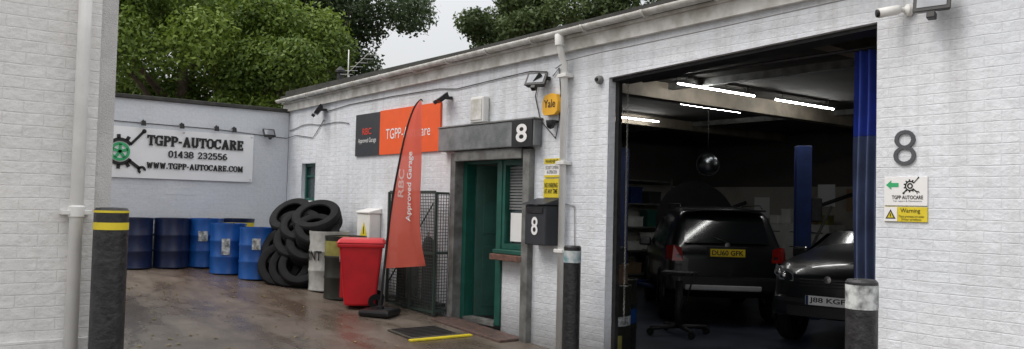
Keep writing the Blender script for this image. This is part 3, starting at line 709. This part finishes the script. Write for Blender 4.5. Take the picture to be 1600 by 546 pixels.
T=thing("security_camera","small grey turret camera by bay corner","camera",(-6.25,6.045,2.78),0,world=False)
lathe("base",[(.045,0),(.045,-.03),(.035,-.05),(.001,-.055)],M['steel'],T,n=16,axis='y')
lathe("eye",[(.022,-.05),(.018,-.07),(.001,-.072)],M['black'],T,n=12,axis='y')

def cable(pts,label,m='cableg',r=.007):
    o=sweep("cable",pts,r,M[m],None,n=6); meta(o,label,"cable"); return o
pts=[]
for s in np.linspace(-14.2,-11.9,16): pts.append((s,6.035,2.70+.05*math.sin(s*1.3)+.02*math.sin(s*5)))
cable(pts,"thin grey cable sagging along brick wall")
cable([(-12.7,6.035,2.93),(-11.9,6.035,2.98),(-10.6,6.035,2.99),(-9.3,6.035,2.98),(-8.9,6.035,2.94),(-8.2,6.035,2.97),(-7.4,6.035,3.0),(-7.1,6.035,2.96)],"thin black cable running under the gutter",'cable',.006)
cable([(-7.0,6.035,2.9),(-6.9,6.035,2.98),(-6.86,6.035,2.7),(-6.88,6.035,2.4),(-6.93,6.035,2.2),(-7.2,6.035,2.42),(-7.3,6.035,2.7),(-7.25,6.035,2.86)],"looped cable around alarm box",'cable',.006)
cable([(-14.24,2.0,2.66),(-14.24,3.5,2.64),(-14.24,4.7,2.63),(-14.24,5.6,2.58),(-14.24,6.0,2.56),(-13.9,6.035,2.60),(-13.2,6.035,2.52),(-12.8,6.035,2.8)],"thin cable along top of banner",'cable',.006)
cable([(-6.95,6.03,2.98),(-6.7,5.97,3.03),(-6.2,5.97,3.05),(-5.0,5.97,3.07),(-3.0,5.97,3.12)],"white cable along fascia above bay",'cableg',.006)
cable([(-6.95,6.035,1.5),(-6.6,6.035,1.46),(-6.58,6.035,.9),(-6.58,6.035,-.1)],"thin grey cable dropping beside downpipe",'cableg',.006)

def bollard(label,loc,top,R=.088,bands=()):
    z0=gz(loc[0])
    T=thing("bollard",label,"bollard",(loc[0],loc[1],z0),0,world=False,group="black steel bollards protecting walls")
    H=top-z0
    lathe("post",[(R,0),(R,H-.015),(R-.012,H),(.001,H+.004)],M['blackchip'],T,n=28)
    for a,b_,m_ in bands: lathe("band",[(R+.002,H+a),(R+.002,H+b_)],m_,T,n=28)
    return T
bollard("tall black bollard with yellow bands by cream wall",(-5.62,1.245),1.37,.10,[(-.030,-.016,M['yellow']),(-.135,-.09,M['yellow'])])
bollard("black bollard with worn pale blue tape beside downpipe",(-6.27,5.72),1.055,.088,[(-.17,-.05,M['tapeb'])])
bollard("short black bollard with peeling white tape near bay",(-2.58,4.65),1.06,.09,[(-.17,-.03,M['tape'])])

T=thing("door_mat","dark ribbed rubber mat with yellow edge before entrance","mat",(-8.1,5.2,gz(-8.1)))
boxes("mat",[gbox(-8.46,-7.90,4.86,5.52,.02)],M['mat'],T,.005)
boxes("rib",[gbox(x,x+.03,4.90,5.48,.027,.021) for x in np.arange(-8.43,-7.95,.07)],M['blackrough'],T)
boxes("yellow_edge",[gbox(-7.895,-7.83,4.80,5.62,.022)],M['yellow'],T,.004)

T=thing("flue_pipe","short dark flue pipe with cowl on roof","flue",(-13.4,6.6,3.4))
lathe("pipe",[(.06,3.4),(.06,3.72)],M['blackrough'],T,n=14,c=(-13.4,6.6,0)); lathe("cowl",[(.09,3.72),(.09,3.76),(.001,3.84)],M['blackrough'],T,n=14,c=(-13.4,6.6,0))
T=thing("television_aerial","thin metal television aerial on roof","aerial",(-12.9,6.5,3.4))
sweep("mast",[(-12.9,6.5,3.4),(-12.9,6.5,4.05)],.010,M['white'],T,n=6)
sweep("boom",[(-13.0,6.5,3.62),(-12.0,6.4,3.86)],.006,M['white'],T,n=6)
for i in range(6):
    t=i/5; x=-12.95+.9*t; z=3.63+.22*t
    sweep("element",[(x,6.38,z-.01),(x+.02,6.60,z+.01)],.004,M['white'],T,n=5)

# ---------------------------------------------------------------- workshop interior
for (s,y0,y1) in ((-7.5,8.7,10.45),(-7.5,10.95,12.6),(-8.9,10.4,12.0),(-11.05,11.1,12.3),(-4.6,11.2,12.8)):
    T=thing("strip_light","lit white fluorescent strip light hanging from ceiling","light",(s,(y0+y1)/2,3.2),group="strip lights in the workshop")
    zl=3.03 if s==-4.6 else 3.165
    box("housing",s-.018,s+.018,y0,y1,zl+.013,zl+.035,M['steel'],T)
    sweep("tube",[(s,y0+.02,zl),(s,y1-.02,zl)],.011,M['led'],T,n=8)
    for y in (y0+.2,y1-.2): sweep("hanger",[(s,y,zl+.03),(s,y,3.29 if s!=-4.6 else 3.1)],.006,M['steel'],T,n=5)
def lift(x,y,r):
    T=thing("vehicle_lift_post","blue steel vehicle lift post standing on workshop floor","lift",(x,y,-.3),r,world=False,group="two post vehicle lift")
    boxes("column",[(-.12,-.09,-.12,.12,0,2.87),(.09,.12,-.12,.12,0,2.87),(-.09,.09,.08,.12,0,2.87)],M['liftblue'],T,.006)
    box("base_plate",-.25,.25,-.25,.25,0,.02,M['liftblue'],T,.004)
    box("carriage",-.085,.085,-.14,.06,.35,.9,M['blackrough'],T,.01)
    sweep("arm",[(0,-.12,.4),(-.5,-.6,.36)],.04,M['liftblue'],T,n=8); sweep("arm",[(0,-.12,.4),(.5,-.6,.36)],.04,M['liftblue'],T,n=8)
    box("motor_box",-.1,.1,.12,.3,1.6,2.0,M['blackrough'],T,.02)
lift(-8.0,12.5,rad(-45)); lift(-10.95,11.2,rad(135))
T=thing("convex_mirror","dull round convex mirror hanging in the workshop","mirror",(-8.35,10.44,2.17),rad(40),world=False)
lathe("mirror",[(.001,-.09),(.08,-.078),(.14,-.045),(.17,0)],M['dullmetal'],T,n=28,axis='y'); lathe("rim",[(.17,0),(.185,-.01),(.185,.02),(.001,.03)],M['blackrough'],T,n=28,axis='y')
sweep("hanger",[(0,.01,.17),(0,.01,1.0)],.006,M['blackrough'],T,n=6)
T=thing("tool_cabinet","pale metal tool cabinet with drawers at rear wall","cabinet",(-10.6,16.5,-.3))
box("body",-11.4,-9.8,16.3,16.95,-.28,1.2,M['cabinet'],T,.01)
for i in range(3):
    for j in range(4):
        x=-11.35+i*.53; z=-.15+j*.32
        d=box("drawer",x,x+.47,16.28,16.298,z,z+.27,M['cabinet'],T,.005); box("handle",x+.1,x+.37,16.262,16.278,z+.2,z+.22,M['black'],d)
T=thing("workbench","wooden workbench with cluttered top against rear wall","workbench",(-7.8,16.6,-.3))
box("top",-9.4,-6.2,16.3,17.1,.60,.66,M['wood'],T,.01)
for x in (-9.3,-7.8,-6.35): box("leg",x,x+.08,16.35,16.43,-.3,.6,M['wood'],T)
box("pegboard",-9.3,-6.3,17.1,17.14,.9,1.9,M['cabinet'],T)
T=thing("workbench","long steel workbench along rear wall beside cabinet","workbench",(-12.7,16.6,-.3))
box("top",-13.9,-11.6,16.4,17.1,.60,.65,M['steel'],T,.01)
for x in (-13.8,-12.7,-11.75): box("leg",x,x+.08,16.45,16.53,-.3,.6,M['steel'],T)
random.seed(3)
def crate(x,y,z,w,d,h,m,lab,cat="box"):
    T=thing("storage_box",lab,cat,(x,y,z),random.uniform(-.3,.3),world=False,group="boxes stored around the workshop")
    box("body",-w/2,w/2,-d/2,d/2,0,h,m,T,.008); box("lid",-w/2-.01,w/2+.01,-d/2-.01,d/2+.01,h+.001,h+.03,m,T,.006)
cm=[M['card'],M['white'],M['steel'],M['liftblue'],M['blackrough'],M['olive'],M['green'],M['char']]
for i in range(9): crate(-9.2+i*.36,16.65,.66,random.uniform(.16,.3),.3,random.uniform(.12,.4),random.choice(cm),"small storage box standing on the workbench")
for i in range(7): crate(-13.7+i*.31,16.75,.65,random.uniform(.14,.26),.26,random.uniform(.12,.5),random.choice(cm),"small storage box on the steel workbench")
for i in range(5): crate(-11.25+i*.3,16.6,1.2,random.uniform(.16,.26),.26,random.uniform(.10,.3),random.choice(cm),"small container on top of tool cabinet")
T=thing("shelving_unit","tall metal shelving unit against side wall","shelves",(-13.7,13,-.3))
for z in (-.1,.45,1.0,1.55,2.1): box("shelf",-14.05,-13.55,11.6,15.6,z,z+.03,M['steel'],T)
for y in (11.6,13.6,15.57): box("upright",-13.58,-13.54,y,y+.04,-.3,2.2,M['steel'],T)
for i in range(24):
    z=[-.07,.48,1.03,1.58][i%4]; crate(-13.78,11.85+(i//4)*.64+random.uniform(-.05,.05),z,.34,random.uniform(.3,.5),random.uniform(.15,.42),cm[i%8 if i%3 else 1],"storage box on metal shelving")
for x,z,m_ in ((-13.7,1.3,'whitetext'),(-12.3,1.3,'whitetext'),(-10.6,1.6,'banner'),(-9.9,1.5,'card')):
    T=thing("wall_poster","paper poster pinned on workshop wall","poster",(x,17.18,z),group="posters on the workshop wall"); box("sheet",x,x+.42,17.165,17.185,z,z+.5,M[m_],T)
for (x,y,h_) in ((-9.9,15.6,1.9),(-12.2,15.2,1.7)):
    T=thing("engine_crane","tall dark workshop crane with angled arm","crane",(x,y,-.3),.5,world=False,group="workshop cranes")
    sweep("mast",[(0,0,0),(0,0,h_)],.05,M['blackrough'],T,n=8); sweep("arm",[(0,0,h_-.1),(.9,0,h_+.25)],.04,M['blackrough'],T,n=8); sweep("ram",[(.0,0,h_*.4),(.5,0,h_)],.03,M['steel'],T,n=8)
    for sg in (-1,1): sweep("leg",[(0,0,.06),(1.0,sg*.35,.06)],.04,M['blackrough'],T,n=8)
drum("drum","dark green oil drum with white label inside bay",M['drumblack'],(-6.80,6.72,-.3),R=.29,H=.88,band=(.50,.62,M['tape']),group="oil drums in the workshop",lab=(-75,-5,.18,.34,M['olive']))
drum("drum","dark oil drum behind another inside bay",M['drumblack'],(-7.35,7.4,-.3),R=.29,H=.88,band=(.4,.6,M['blue']),group="oil drums in the workshop")
crate(-6.78,6.74,.585,.34,.3,.20,M['wood'],"brown box standing on an oil drum")
crate(-6.76,6.74,.82,.26,.24,.16,M['char'],"dark box stacked on another box")
V=[];F=[]
def torus_link(c,flip,V,F):
    n,mn=8,4; a=len(V)
    for i in range(n):
        t=2*math.pi*i/n; cx,cz=.009*math.cos(t),.017*math.sin(t)
        for j in range(mn):
            p=2*math.pi*j/mn; rx=(1+.32*math.cos(p)); off=.003*math.sin(p)
            x,zq,y=cx*rx,cz*(1+.2*math.cos(p)),off
            V.append((c[0]+(x if flip else y),c[1]+(y if flip else x),c[2]+zq))
    for i in range(n):
        for j in range(mn): F.append((a+i*mn+j,a+((i+1)%n)*mn+j,a+((i+1)%n)*mn+(j+1)%mn,a+i*mn+(j+1)%mn))
for q in range(95): torus_link((-6.0,6.2,2.72-q*.026),q%2==0,V,F)
o=mk("chain",V,F,M['steel'],None,smooth=True); meta(o,"thin steel hoist chain hanging at bay edge","chain")
T=thing("trolley_jack","black workshop trolley jack on castors behind the car","jack",(-7.75,9.10,-.3),rad(20),world=False)
for a in (45,135,225,315):
    x,y=.42*math.cos(rad(a)),.42*math.sin(rad(a))
    sweep("leg",[(0,0,.12),(x,y,.10)],.03,M['blackrough'],T,n=6); lathe("castor",[(.01,-.015),(.05,-.015),(.05,.015),(.01,.015)],M['rubber'],T,n=14,c=(x,y,.05),axis='y')
sweep("column",[(0,0,.1),(0,0,.75)],.05,M['blackrough'],T,n=12); sweep("piston",[(0,0,.7),(0,0,.85)],.025,M['steel'],T,n=10)
box("saddle",-.22,.22,-.14,.14,.83,.88,M['blackrough'],T,.01)
sweep("handle",[(.05,0,.3),(.3,-.2,.9)],.014,M['blackrough'],T,n=6)
def curtain(name,z0,z1,m_,p):
    V=[];F=[];n=60;zs=np.linspace(z0,z1,10)
    for z in zs:
        for i in range(n+1):
            t=i/n; V.append((-3.64+.38*t,6.42+.04*math.sin(t*2*math.pi*5+.4*math.sin(z*2))+.012*math.sin(z*3),z))
    for j in range(9):
        for i in range(n): F.append((j*(n+1)+i,j*(n+1)+i+1,(j+1)*(n+1)+i+1,(j+1)*(n+1)+i))
    mk(name,V,F,m_,p,smooth=True)
T=thing("bay_curtain","gathered blue and grey curtain hanging beside bay","curtain",(-3.45,6.42,.9))
curtain("upper_panel",2.08,2.78,M['curtb'],T); curtain("lower_panel",.85,2.078,M['curtg'],T)
sweep("rail",[(-6.0,6.42,2.78),(-3.3,6.42,2.80)],.014,M['blackrough'],T,n=8)

# ---------------------------------------------------------------- cars
def car(label,loc,rz_,plate,platem,rear=True,dz=0,wr=.36,pz=0,low=1.0):
    T=thing("parked_car",label,"car",loc,rz_,world=False,group="cars inside the workshop")
    def zs(z): return z if z<=1.14 else 1.14+(z-1.14)*low
    st=[(-.02,.62,.90,.96,.66,.72,.60),(.0,.50,.97,1.05,.80,.84,.74),(.06,.42,1.0,1.16,.87,.885,.76),(.36,.34,1.02,1.66,.90,.91,.69),(.5,.32,1.03,1.72,.91,.92,.69),(1.2,.30,1.02,1.76,.91,.92,.70),(2.0,.28,1.01,1.75,.91,.92,.70),(2.5,.28,1.0,1.67,.91,.92,.66),
        (3.2,.28,1.0,1.15,.91,.91,.72),(3.5,.28,1.0,1.12,.91,.90,.72),(4.05,.30,.95,1.06,.90,.88,.70),(4.3,.36,.86,.98,.84,.82,.64),(4.40,.42,.72,.90,.76,.76,.56),(4.42,.52,.68,.8,.62,.62,.45)]
    if not rear: st=st[:-4]+[(4.0,.30,.95,1.07,.90,.86,.68),(4.22,.34,.88,1.0,.82,.76,.58),(4.36,.40,.76,.92,.68,.64,.48),(4.42,.50,.70,.82,.52,.50,.38)]
    V=[];F=[]
    def ring(x,zl,zb,zt,wl,wb,wt):
        zt=zs(zt)
        h=[(0,zl),(wl*.8,zl),(wl,zl+.08),(wb*1.0,(zl+zb)/2),(wb,zb-.04),(wb*.97,zb+.02),(wt+.02,zt-.06) if zt-zb>.2 else (wt+.06,zt-.02),(wt*.85,zt),(0,zt+.015)]
        full=h+[(-a,b) for a,b in h[-2:0:-1]]
        return [(x,a,b) for a,b in full]
    n=16
    for s_ in st: V+=ring(*s_)
    for i in range(len(st)-1):
        for k in range(n): F.append((i*n+k,(i+1)*n+k,(i+1)*n+(k+1)%n,i*n+(k+1)%n))
    F.append(tuple(range(n))); F.append(tuple((len(st)-1)*n+k for k in range(n))[::-1])
    sub(mk("body",V,F,M['carpaint'],T,smooth=True),2)
    mk("rear_window",[(.045,-.64,1.20),(.045,.64,1.20),(.31,.58,zs(1.60)),(.31,-.58,zs(1.60))],[(0,3,2,1)],M['glassd'],T)
    mk("windscreen",[(3.20,-.70,1.14),(3.20,.70,1.14),(2.58,.58,zs(1.66)),(2.58,-.58,zs(1.66))],[(0,1,2,3)],M['glassd'],T)
    for sgn in (1,-1):
        def sy(z): return sgn*(.92-(z-1.0)*.33)
        for (xa,xb,xc,xd) in ((.55,1.35,1.35,.68),(1.42,2.2,2.2,1.42),(2.27,3.0,2.50,2.27)):
            V=[(xa,sy(1.08),1.08),(xb,sy(1.08),1.08),(xc,sy(1.58),zs(1.58)),(xd,sy(1.58),zs(1.58))]
            mk("side_window",V,[(0,1,2,3) if sgn<0 else (3,2,1,0)],M['glassd'],T)
        if rear: sweep("roof_rail",[(.6,sgn*.64,1.74),(.7,sgn*.64,1.79),(2.1,sgn*.64,1.79),(2.25,sgn*.64,1.73)],.012,M['black'],T,n=6)
        mk("mirror",[Vector((2.75,sgn*1.02,1.10))+Vector((dx,dy,dz_)) for dx,dy,dz_ in cub(-.05,.05,-.11,.11,-.07,.08)],CF,M['carpaint'],T,bevel=.03)
        mk("tail_lamp",[Vector(v) for v in [(-.02,sgn*.66,.92),(-.01,sgn*.83,.92),(.16,sgn*.915,.94),(.18,sgn*.90,1.14),(.03,sgn*.80,1.16),(.0,sgn*.68,1.12)]],[(0,1,4,5),(1,2,3,4)],M['tail'],T)
        if rear: mk("headlamp",[Vector(v) for v in [(4.425,sgn*.50,.78),(4.36,sgn*.74,.80),(4.16,sgn*.87,.86),(4.10,sgn*.86,.98),(4.30,sgn*.74,.95),(4.39,sgn*.50,.90)]],[(0,1,4,5),(1,2,3,4)],M['lamp'],T)
        else:
            hl=mk("headlamp",[Vector(v) for v in [(4.41,sgn*.44,.80),(4.33,sgn*.66,.81),(4.12,sgn*.83,.87),(4.06,sgn*.82,.99),(4.24,sgn*.66,.955),(4.37,sgn*.46,.90)]],[(0,1,4,5),(1,2,3,4)],M['lamp'],T)
            for q,(xx,yy,zz_) in enumerate(((4.36,.60,.865),(4.27,.70,.90))): lathe("reflector",[(.042,0),(.036,.018),(.001,.024)],M['chrome'],hl,n=16,c=(xx,sgn*yy,zz_),axis='x')
        lathe("fog_lamp",[(.05,0),(.045,.015),(.001,.02)],M['lamp'],T,n=14,c=(4.36,sgn*.62,.52),axis='x')
    boxes("rear_bumper",[(-.09,.20,-.86,.86,.46,.70)],M['black'],T,.05)
    boxes("skid_plate",[(-.13,-.085,-.50,.64,.49,.57)],M['silver'],T,.02)
    boxes("spoiler",[(.20,.46,-.62,.62,zs(1.69),zs(1.69)+.03)],M['carpaint'],T,.01)
    sweep("wiper",[(.03,0,1.22),(.16,.3,1.33)],.008,M['black'],T,n=5)
    boxes("front_bumper",[(4.26,4.45,-.72,.72,.36,.62)],M['carpaint'],T,.07)
    boxes("grille",[(4.41,4.43,-.36,.36,z,z+.012) for z in (.75,.79,.83)],M['black'],T,.004)
    boxes("lower_grille",[(4.452,4.46,-.5,.5,.38,.50)],M['black'],T)
    lathe("badge",[(.045,0),(.045,.012),(.001,.014)],M['chrome'],T,n=18,c=(4.425,0,.85),axis='x')
    if rear:
        p=box("number_plate",-.065,-.05,-.26,.26,1.00+pz,1.115+pz,platem,T,.003)
        text(plate,-.235,.235,1.02+pz,1.097+pz,Plane((-.066,0,0),(0,-1,0),(0,0,1)),M['blacktext'],p,bold=.02,off=.002)
        box("plate_surround",-.048,.02,-.30,.30,.97+pz,1.15+pz,M['black'],T,.01)
        lathe("badge",[(.04,0),(.04,-.012),(.001,-.014)],M['chrome'],T,n=18,c=(-.02,0,1.175),axis='x')
    else:
        p=box("number_plate",4.465,4.48,-.26,.26,.60+pz,.715+pz,platem,T,.003)
        text(plate,-.205,.235,.618+pz,.697+pz,Plane((4.481,0,0),(0,1,0),(0,0,1)),M['blacktext'],p,bold=.02,off=.002)
        box("plate_flag",4.4802,4.482,-.255,-.22,.60+pz,.715+pz,M['liftblue'],p)
    for ch in T.children: ch.location.z+=dz
    for sgn in (1,-1):
        for x in (.82,3.50):
            w=lathe("wheel",[(.20,-.11),(wr-.03,-.11),(wr,-.08),(wr,.08),(wr-.03,.11),(.20,.11)],M['rubber'],T,n=32,c=(x,sgn*.83,wr),axis='y')
            lathe("rim",[(.20,-.09),(.205,.09),(.02,.05),(.001,.05)] if sgn>0 else [(.20,.09),(.205,-.09),(.02,-.05),(.001,-.05)],M['alloy'],w,n=10,c=(x,sgn*.83,wr),axis='y')
            pts=[(x+(wr+.05)*math.cos(a),sgn*.905,wr+(wr+.05)*math.sin(a)) for a in [rad(-8+196*k/16) for k in range(17)]]
            sweep("wheel_arch",pts,.035,M['black'],T,n=8)
    return T
c1=car("black off road car seen from behind, bonnet raised",(-7.96,10.44,-.3),math.atan2(.678,-.735),"DU60 GFK",M['plate_y'],dz=.05,wr=.38)
V=[];F=[];na,nb_=8,12
for i in range(na+1):
    for j in range(nb_+1):
        u=i/na; v=j/nb_*2-1
        wdt=.78*(1-.35*u**3); h_=1.22+1.10*u**.9-.16*v*v*(.3+u); x=3.15+.55*u+.10*(1-v*v)*math.sin(u*3.1)
        V.append((x,v*wdt,h_))
for i in range(na):
    for j in range(nb_): F.append((i*(nb_+1)+j,i*(nb_+1)+j+1,(i+1)*(nb_+1)+j+1,(i+1)*(nb_+1)+j))
mk("raised_bonnet",V,F,M['matteblack'],c1,smooth=True)
h=Vector((.186,-.982)).normalized()
c2=car("black car parked nose out in the workshop bay",(-5.70-h.x*4.47,9.44-h.y*4.47,-.3),math.atan2(h.y,h.x),"J88 KGF",M['plate_w'],rear=False,dz=.07,wr=.37,pz=-.07,low=.55)

# ---------------------------------------------------------------- trees
def tree(name,label,base,lumps,n,leaf,lm,group=None):
    T=thing(name,label,"tree",base,0,world=True)
    bx,by,bz=base
    cz=np.mean([l[0][2] for l in lumps])
    sweep("trunk",[(bx,by,bz),(bx+.05,by-.03,bz+(cz-bz)*.35),(bx-.04,by+.05,bz+(cz-bz)*.7),(bx,by,cz)],[.22,.18,.14,.06],M['bark'],T,n=10)
    for l in lumps[:7]:
        e=Vector(l[0]); s_=Vector((bx,by,bz+(cz-bz)*random.uniform(.4,.7)))
        mid=(s_+e)/2+Vector((0,0,.2)); sweep("limb",[s_,mid,e],[.09,.06,.02],M['bark'],T,n=7)
    w=np.array([l[1]**2.2 for l in lumps]); w/=w.sum()
    idx=rng.choice(len(lumps),n,p=w)
    C=np.array([l[0] for l in lumps])[idx]; R=np.array([l[1] for l in lumps])[idx]
    d=rng.normal(size=(n,3)); d/=np.linalg.norm(d,axis=1)[:,None]
    rr=R*(1-.5*rng.random(n)**1.6+.14*rng.normal(size=n))
    P=C+d*rr[:,None]*np.array([1,1,.85])
    nrm=d*.7+rng.normal(size=(n,3))*.6+np.array([0,0,.35]); nrm/=np.linalg.norm(nrm,axis=1)[:,None]
    t=np.cross(nrm,rng.normal(size=(n,3))); t/=np.linalg.norm(t,axis=1)[:,None]; bta=np.cross(nrm,t)
    L=leaf*(.6+.8*rng.random(n))[:,None]; Wd=L*.55
    v=np.stack([P-t*L*.5,P+bta*Wd*.5-nrm*L*.06,P+t*L*.5-nrm*L*.12,P-bta*Wd*.5-nrm*L*.06],axis=1).reshape(-1,3)-np.array(base)
    me=bpy.data.meshes.new("crown"); me.vertices.add(4*n); me.vertices.foreach_set("co",v.ravel())
    me.loops.add(4*n); me.loops.foreach_set("vertex_index",np.arange(4*n)); me.polygons.add(n)
    me.polygons.foreach_set("loop_start",np.arange(0,4*n,4)); me.polygons.foreach_set("loop_total",np.full(n,4))
    me.update(calc_edges=True)
    lt=rng.random(len(lumps))[idx]; tint=np.clip(.55*lt+.45*rng.random(n),0,1)
    at=me.attributes.new("tint",'FLOAT','FACE'); at.data.foreach_set("value",tint.astype(np.float32))
    me.materials.append(lm); o=bpy.data.objects.new("crown",me); COL.objects.link(o); o.parent=T
    return T
def lumpset(c,r,k,lr):
    out=[]
    for i in range(k):
        d=Vector(rng.normal(size=3)); d.normalize(); q=random.uniform(.45,.95)
        out.append(((c[0]+d.x*r[0]*q,c[1]+d.y*r[1]*q,c[2]+d.z*r[2]*q),random.uniform(*lr)))
    return out
tree("tree","broad bright green tree overhanging the yard wall",(-18.6,5.4,.36),lumpset((-18.5,5.3,5.0),(2.6,2.6,2.6),50,(.45,.9)),62000,.105,M['leafbright'])
tree("tree","bright green bushy tree by wall corner",(-17.1,6.9,-.7),lumpset((-17.0,6.8,4.3),(1.5,1.5,1.5),26,(.32,.66)),28000,.095,M['leafbright'])
tree("tree","tall dark green tree behind garage roof",(-23.6,11.2,-.7),lumpset((-23.6,11.2,7.2),(2.7,2.7,2.6),40,(.45,.9)),36000,.13,M['leafdark'])
tree("tree","dark green tree behind bright tree",(-24.5,8.6,.3),lumpset((-24.5,8.6,7.4),(3.0,3.0,3.2),36,(.7,1.1)),30000,.15,M['leafdark'])
tree("tree","dull green tree rising behind flat roof",(-18.9,15.0,-.7),lumpset((-18.9,15.0,6.6),(1.9,1.9,1.8),32,(.3,.65)),26000,.115,M['leafdull'])
tree("tree","dull green tree beyond workshop roof",(-17.2,17.6,-.7),lumpset((-17.0,18.2,7.6),(2.8,2.6,2.3),36,(.5,.95)),32000,.135,M['leafdull'])
tree("tree","green tree behind long flat roof",(-16.0,20.5,-.7),lumpset((-16.0,20.5,8.5),(2.8,2.6,2.3),30,(.6,1.0)),22000,.15,M['leafdull'])

n=140; V=[];F=[]
for i in range(n):
    x=random.uniform(-13.6,-7); y=random.uniform(1.6,4.6); a=random.uniform(0,6.28); l=random.uniform(.015,.035)
    z=gz(x)+.006; dx,dy=math.cos(a)*l,math.sin(a)*l
    k=len(V); V+=[(x-dx,y-dy,z),(x+dy*.5,y-dx*.5,z+.008),(x+dx,y+dy,z),(x-dy*.5,y+dx*.5,z+.008)]; F.append((k,k+1,k+2,k+3))
o=mk("fallen_leaves",V,F,mat("yellowed_leaves",(.40,.33,.10),.7,var=.5)); o["kind"]="stuff"; meta(o,"scattered yellow leaves on damp yard concrete","leaves")

# ---------------------------------------------------------------- camera
cam=bpy.data.objects.new("Camera",bpy.data.cameras.new("Camera")); COL.objects.link(cam); sc.camera=cam
R=Matrix.Rotation(rad(51.9),4,'Z')@Matrix.Rotation(rad(92.18),4,'X')@Matrix.Rotation(rad(1.375),4,'Z')
cam.matrix_world=Matrix.Translation((0,0,1.44))@R
cam.data.lens=29.25; cam.data.sensor_width=36; cam.data.clip_end=1000; cam.data.clip_start=.05
# ---------------------------------------------------------------- light
wd=bpy.data.worlds.new("World"); sc.world=wd; wd.use_nodes=True; nt=wd.node_tree
bg=nt.nodes["Background"]; out=nt.nodes["World Output"]
sky=N(nt,"ShaderNodeTexSky"); sky.sky_type='NISHITA'; sky.sun_disc=False
el,rt=rad(52),rad(200)
sky.sun_elevation=el; sky.sun_rotation=rt; sky.air_density=1; sky.dust_density=5
nt.links.new(sky.outputs[0],bg.inputs[0]); bg.inputs[1].default_value=.05
tc=N(nt,"ShaderNodeTexCoord"); cl=noise(nt,2.2,5,tc.outputs["Generated"])
cc=ramp(nt,[(.3,(.90,.89,.88)),(.7,(1,.98,.95))],cl)
sp=N(nt,"ShaderNodeSeparateXYZ"); nt.links.new(tc.outputs["Generated"],sp.inputs[0])
lum=mmath(nt,'MULTIPLY_ADD',mmath(nt,'MAXIMUM',sp.outputs[2],0),1.15,.50)   # overcast: zenith brighter than horizon
bg2=N(nt,"ShaderNodeBackground"); nt.links.new(cc,bg2.inputs[0]); nt.links.new(lum,bg2.inputs[1])
ad=N(nt,"ShaderNodeAddShader"); nt.links.new(bg.outputs[0],ad.inputs[0]); nt.links.new(bg2.outputs[0],ad.inputs[1]); nt.links.new(ad.outputs[0],out.inputs[0])
sun=bpy.data.objects.new("sun",bpy.data.lights.new("sun",'SUN')); COL.objects.link(sun)
sun.data.energy=1.1; sun.data.angle=rad(28); sun.data.color=(1,.97,.93)
sd=Vector((math.sin(rt)*math.cos(el),math.cos(rt)*math.cos(el),math.sin(el)))
sun.rotation_euler=sd.to_track_quat('Z','Y').to_euler(); sun.location=(0,-5,12)
sc.view_settings.view_transform='Standard'; sc.view_settings.look='None'; sc.view_settings.exposure=0
